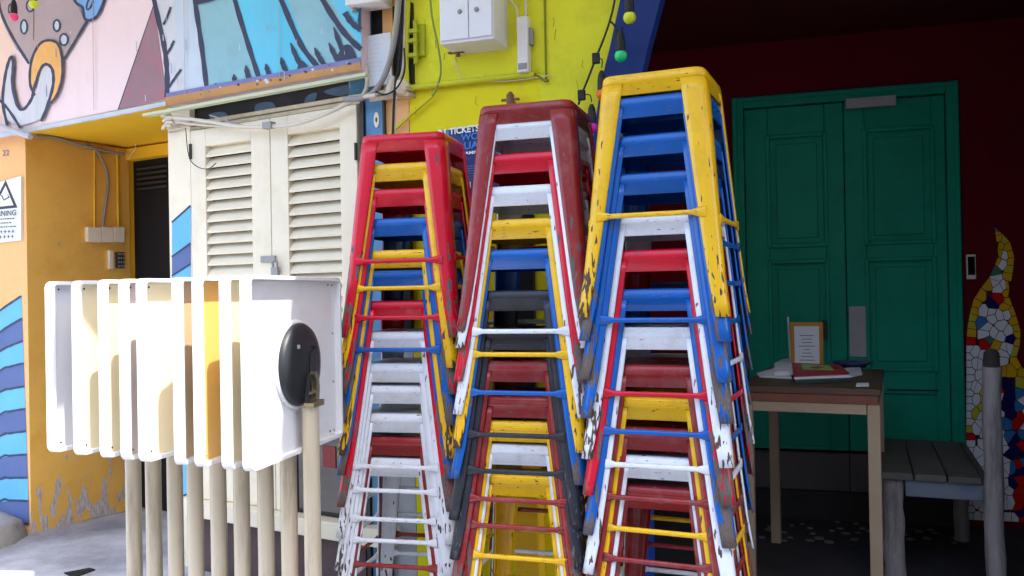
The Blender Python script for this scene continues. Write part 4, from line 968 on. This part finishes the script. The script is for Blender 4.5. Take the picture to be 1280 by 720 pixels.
# ---------------------------------------------------------------- FLIP TOP TABLES
TT, TWd = .53, .60; zc = 1.055
def table_parts(e, under, first=None):
    mb = MB(); r = .022; pts = []
    for cx, cz, a0 in ((1, 1, 0), (-1, 1, 90), (-1, -1, 180), (1, -1, 270)):
        for k in range(5): a = R(a0+90*k/4); pts.append(((TWd/2-r)*cx+r*math.cos(a), (TT/2-r)*cz+r*math.sin(a)))
    inn = []; g = .012
    for cx, cz, a0 in ((1, 1, 0), (-1, 1, 90), (-1, -1, 180), (1, -1, 270)):
        for k in range(5): a = R(a0+90*k/4); inn.append(((TWd/2-g-.008)*cx+.008*math.cos(a), (TT/2-g-.008)*cz+.008*math.sin(a)))
    n = 20; yb, yf, yi = .006, -.024, 0.0
    vs = [(p[0]*.97, yb+.004, zc+p[1]*.97) for p in pts]+[(p[0], yb, zc+p[1]) for p in pts]+[(p[0], yf, zc+p[1]) for p in pts]+[(p[0], yf, zc+p[1]) for p in inn]+[(p[0], yi, zc+p[1]) for p in inn]
    fs = [list(range(n))]
    for i in range(4):
        for k in range(n): fs.append((i*n+k, i*n+(k+1) % n, (i+1)*n+(k+1) % n, (i+1)*n+k))
    mb.add(vs, fs); top = mk('table_top', mb, TOPW, e, bevel=.0015)
    mb = MB(); mb.prism([(p[0]*.999, zc+p[1]*.999) for p in inn], -.003, -.0005); mk('underside', mb, under, e)
    mb = MB()
    for sx_ in (-.275, -.255, .24, .27):
        for z in (-.24, -.08, .08, .24):
            if abs(z) > .2 or sx_ in (-.275, .27): mb.lathe([(.0035, 0), (.0035, .0012)], (sx_, -.003, zc+z), 8, axis='Y')
    mk('screw_heads', mb, SCREW, e)
    mb = MB(); mb.lathe([(.134, 0), (.136, .004), (.128, .008)], (0, -.003, zc), 32, axis='Y'); mk('mounting_ring', mb, TOPW, e)
    mb = MB(); mb.lathe([(.124, 0), (.125, .010), (.118, .020), (.09, .028), (.03, .032), (.001, .033)], (0, -.011, zc), 36, axis='Y'); 
    mk('tilt_disc', mb, DISC, e)
    mb = MB(); mb.box(.03, .058, -.0425, -.041+.012, zc+.045, zc+.055); mb.box(-.06, -.045, -.0435, -.03, zc+.05, zc+.062, 1)
    pts2 = [(.012, zc+.03), (.045, zc+.04), (.05, zc-.02), (.045, zc-.10), (.02, zc-.11), (.012, zc-.03)]
    mb.prism(pts2, -.0455, -.035, 2); mk('disc_ribs', mb, [DARK, CABG, DISC], e, bevel=.002)
    mb = MB(); mb.prism([(.006, zc-.112), (.034, zc-.112), (.040, zc-.075), (.034, zc-.035), (.018, zc-.022), (.006, zc-.03), (.018, zc-.045), (.022, zc-.075), (.016, zc-.10)], -.062, -.046)
    mb.prism([(-.034, zc-.124), (.036, zc-.124), (.036, zc-.108), (.022, zc-.112), (.0, zc-.104), (-.022, zc-.112), (-.034, zc-.112)], -.078, -.0445)
    mb.tube([(-.02, -.054, zc-.085), (.046, -.054, zc-.085)], .005, 8); mk('clamp_bracket', mb, BRONZE, e, bevel=.0015)
    mb = MB(); mb.prism([(-.03, zc-.118), (-.012, zc-.03), (-.006, zc-.03), (-.016, zc-.118)], -.055, -.0455); mk('clamp_arm', mb, DISC, e)
    mb = MB(); mb.tube([(0, -.05, .03), (0, -.05, zc-.119)], .0255, 20); mk('column', mb, POLE, e)
    mb = MB(); mb.box(-.24, .24, -.078, -.022, .0, .028); mk('foot', mb, POLE, e, bevel=.008)
U = {'g': paint('under_grey', (214, 212, 212), .5, .03, 3), 'c': paint('under_cream', (240, 224, 186), .5, .04, 3), 'p': paint('under_pinkish', (222, 206, 196), .5, .04, 3), 't': paint('under_tan', (206, 176, 140), .5, .05, 3), 'y': paint('under_ochre', (232, 186, 104), .5, .05, 3), 'w': TOPW}
poles = [165, 190, 217, 242, 271, 300, 330, 359, 388]; edges = [57, 90, 123, 149, 171, 216, 241, 275, 301]
und = ['g', 'c', 'c', 'p', 'c', 't', 'y', 'c', 'w']
tl_ = ['farthest left, grey underside', 'second from the left, cream underside', 'third from the left, cream underside', 'fourth from the left, pinkish underside', 'fifth from the left, wide cream underside showing', 'sixth from the left, tan underside', 'with the ochre yellow underside', 'second nearest, thin cream strip showing', 'nearest, with the black tilt disc in view']
for i in range(9):
    t = i/8; d = 2.84-.32*t
    d = 1/( (1/2.94)*(1-t)+(1/2.60)*t )
    P = atdepth(poles[i], 500, d)
    best = None
    for k in range(-340, 341):
        thd = -77+k*.05; f = Frame((0, 0), thd)
        o = Vector((P.x, P.y, 0))+f.y*.05
        e0 = o-f.x*TWd/2+f.y*.006
        v = CM.inverted() @ Vector((e0.x, e0.y, zc)); px = 640+F_PX*v.x/-v.z
        if best is None or abs(px-edges[i]) < best[0]: best = (abs(px-edges[i]), thd, o)
    print('table', i, best[1], round(best[0], 1))
    f = Frame(best[2], best[1])
    e = thing('folding_table', f, (0, 0, 0), f'white flip top cafe table stored upright, {tl_[i]}', 'table', 'flip top tables nested in a row')
    table_parts(e, U[und[i]]); TF = globals().setdefault('TF', []); TF.append(f)
# ---------------------------------------------------------------- SHADE CANOPY (added out of frame, outline cut to shape the sun patch)
AZ = 3.0
sun_dir = Vector((.6*math.cos(R(65)), -.8*math.cos(R(65)), math.sin(R(65)))).normalized()
def topr(P): return P+sun_dir*((AZ-P.z)/sun_dir.z)
def facept(i, px, py, off=0.0): u, z = TF[i].loc(px, py, off); return TF[i].W((u, -off, z))
def edgept(i, py): f = TF[i]; e0 = f.W((-TWd/2, .006, 0)); r = ray(edges[i], py); return Vector((e0.x, e0.y, CAMH+r.z*(e0.y/r.y)))
B1, B2 = topr(facept(8, 366, 352)), topr(facept(8, 350, 560)); A0, A1 = topr(edgept(0, 525)), topr(edgept(1, 392))
print('AW', A0, A1, B1, B2)
ext = B2+(B2-B1)*1.2
aw = [(-5.5, 3.3), (-1.42, 2.92), (A0.x-.13, A0.y+.25), (A0.x, A0.y), (A1.x, A1.y), (A1.x+.1, A1.y+.12), (B1.x-.08, B1.y+.10), (B1.x, B1.y), (B2.x, B2.y), (ext.x, ext.y), (ext.x+.5, ext.y-.5), (4.5, .0), (4.5, 1.6)]
bk = [FB.W((1.5, -.01, 0)), FB.W((0, -.01, 0)), FA.W((.8, -.064, 0)), FA.W((-2.5, -.064, 0))]
aw = aw+[(b_.x, b_.y) for b_ in bk]
mb = MB(); mb.slab(aw, AZ, AZ+.006); solo('shade_canopy', mb, CANVAS, W0, 'added pale canvas awning over the stools and shutters, above the picture', 'canopy')
# opposite shophouse row behind the camera
root = thing('opposite_shophouse', W0, (0, -6.5, 0), 'pale shophouse row across the street behind the viewer', 'building')
mb = MB(); mb.box(-14, 14, -11, -6.5, 0, 6.2); mk('wall', mb, OPPW, root)
for i in range(9):
    for z in (.9, 3.9):
        mb = MB(); x = -12.5+3*i; mb.box(x, x+1.2, -6.49, -6.44, z, z+1.6); mk('window', mb, GLASSK, root)
mb = MB(); mb.box(-14.2, 14.2, -11.2, -6.2, 6.2, 6.4); mk('roof', mb, BRK, root)
# ---------------------------------------------------------------- LIGHT
w = bpy.data.worlds.new('World'); S.world = w; w.use_nodes = True; nt = w.node_tree
bg = nt.nodes['Background']; sk = nt.nodes.new('ShaderNodeTexSky'); sk.sky_type = 'NISHITA'; sk.sun_disc = False
sk.sun_elevation = R(65); sk.sun_rotation = math.atan2(.6, -.8); sk.air_density = 1; sk.dust_density = 2.5; sk.ozone_density = 1
nt.links.new(sk.outputs[0], bg.inputs[0]); bg.inputs[1].default_value = .15
ld = bpy.data.lights.new('sun', 'SUN'); ld.energy = 2.3; ld.angle = R(.5); ld.color = (1, .96, .88)
so = bpy.data.objects.new('sun', ld); C.objects.link(so); so.rotation_euler = sun_dir.to_track_quat('Z', 'Y').to_euler(); so.location = sun_dir*20
vs_ = S.view_settings; vs_.view_transform = 'Standard'; vs_.look = 'None'; vs_.exposure = 2.45; vs_.gamma = 1
S.render.engine = 'CYCLES'
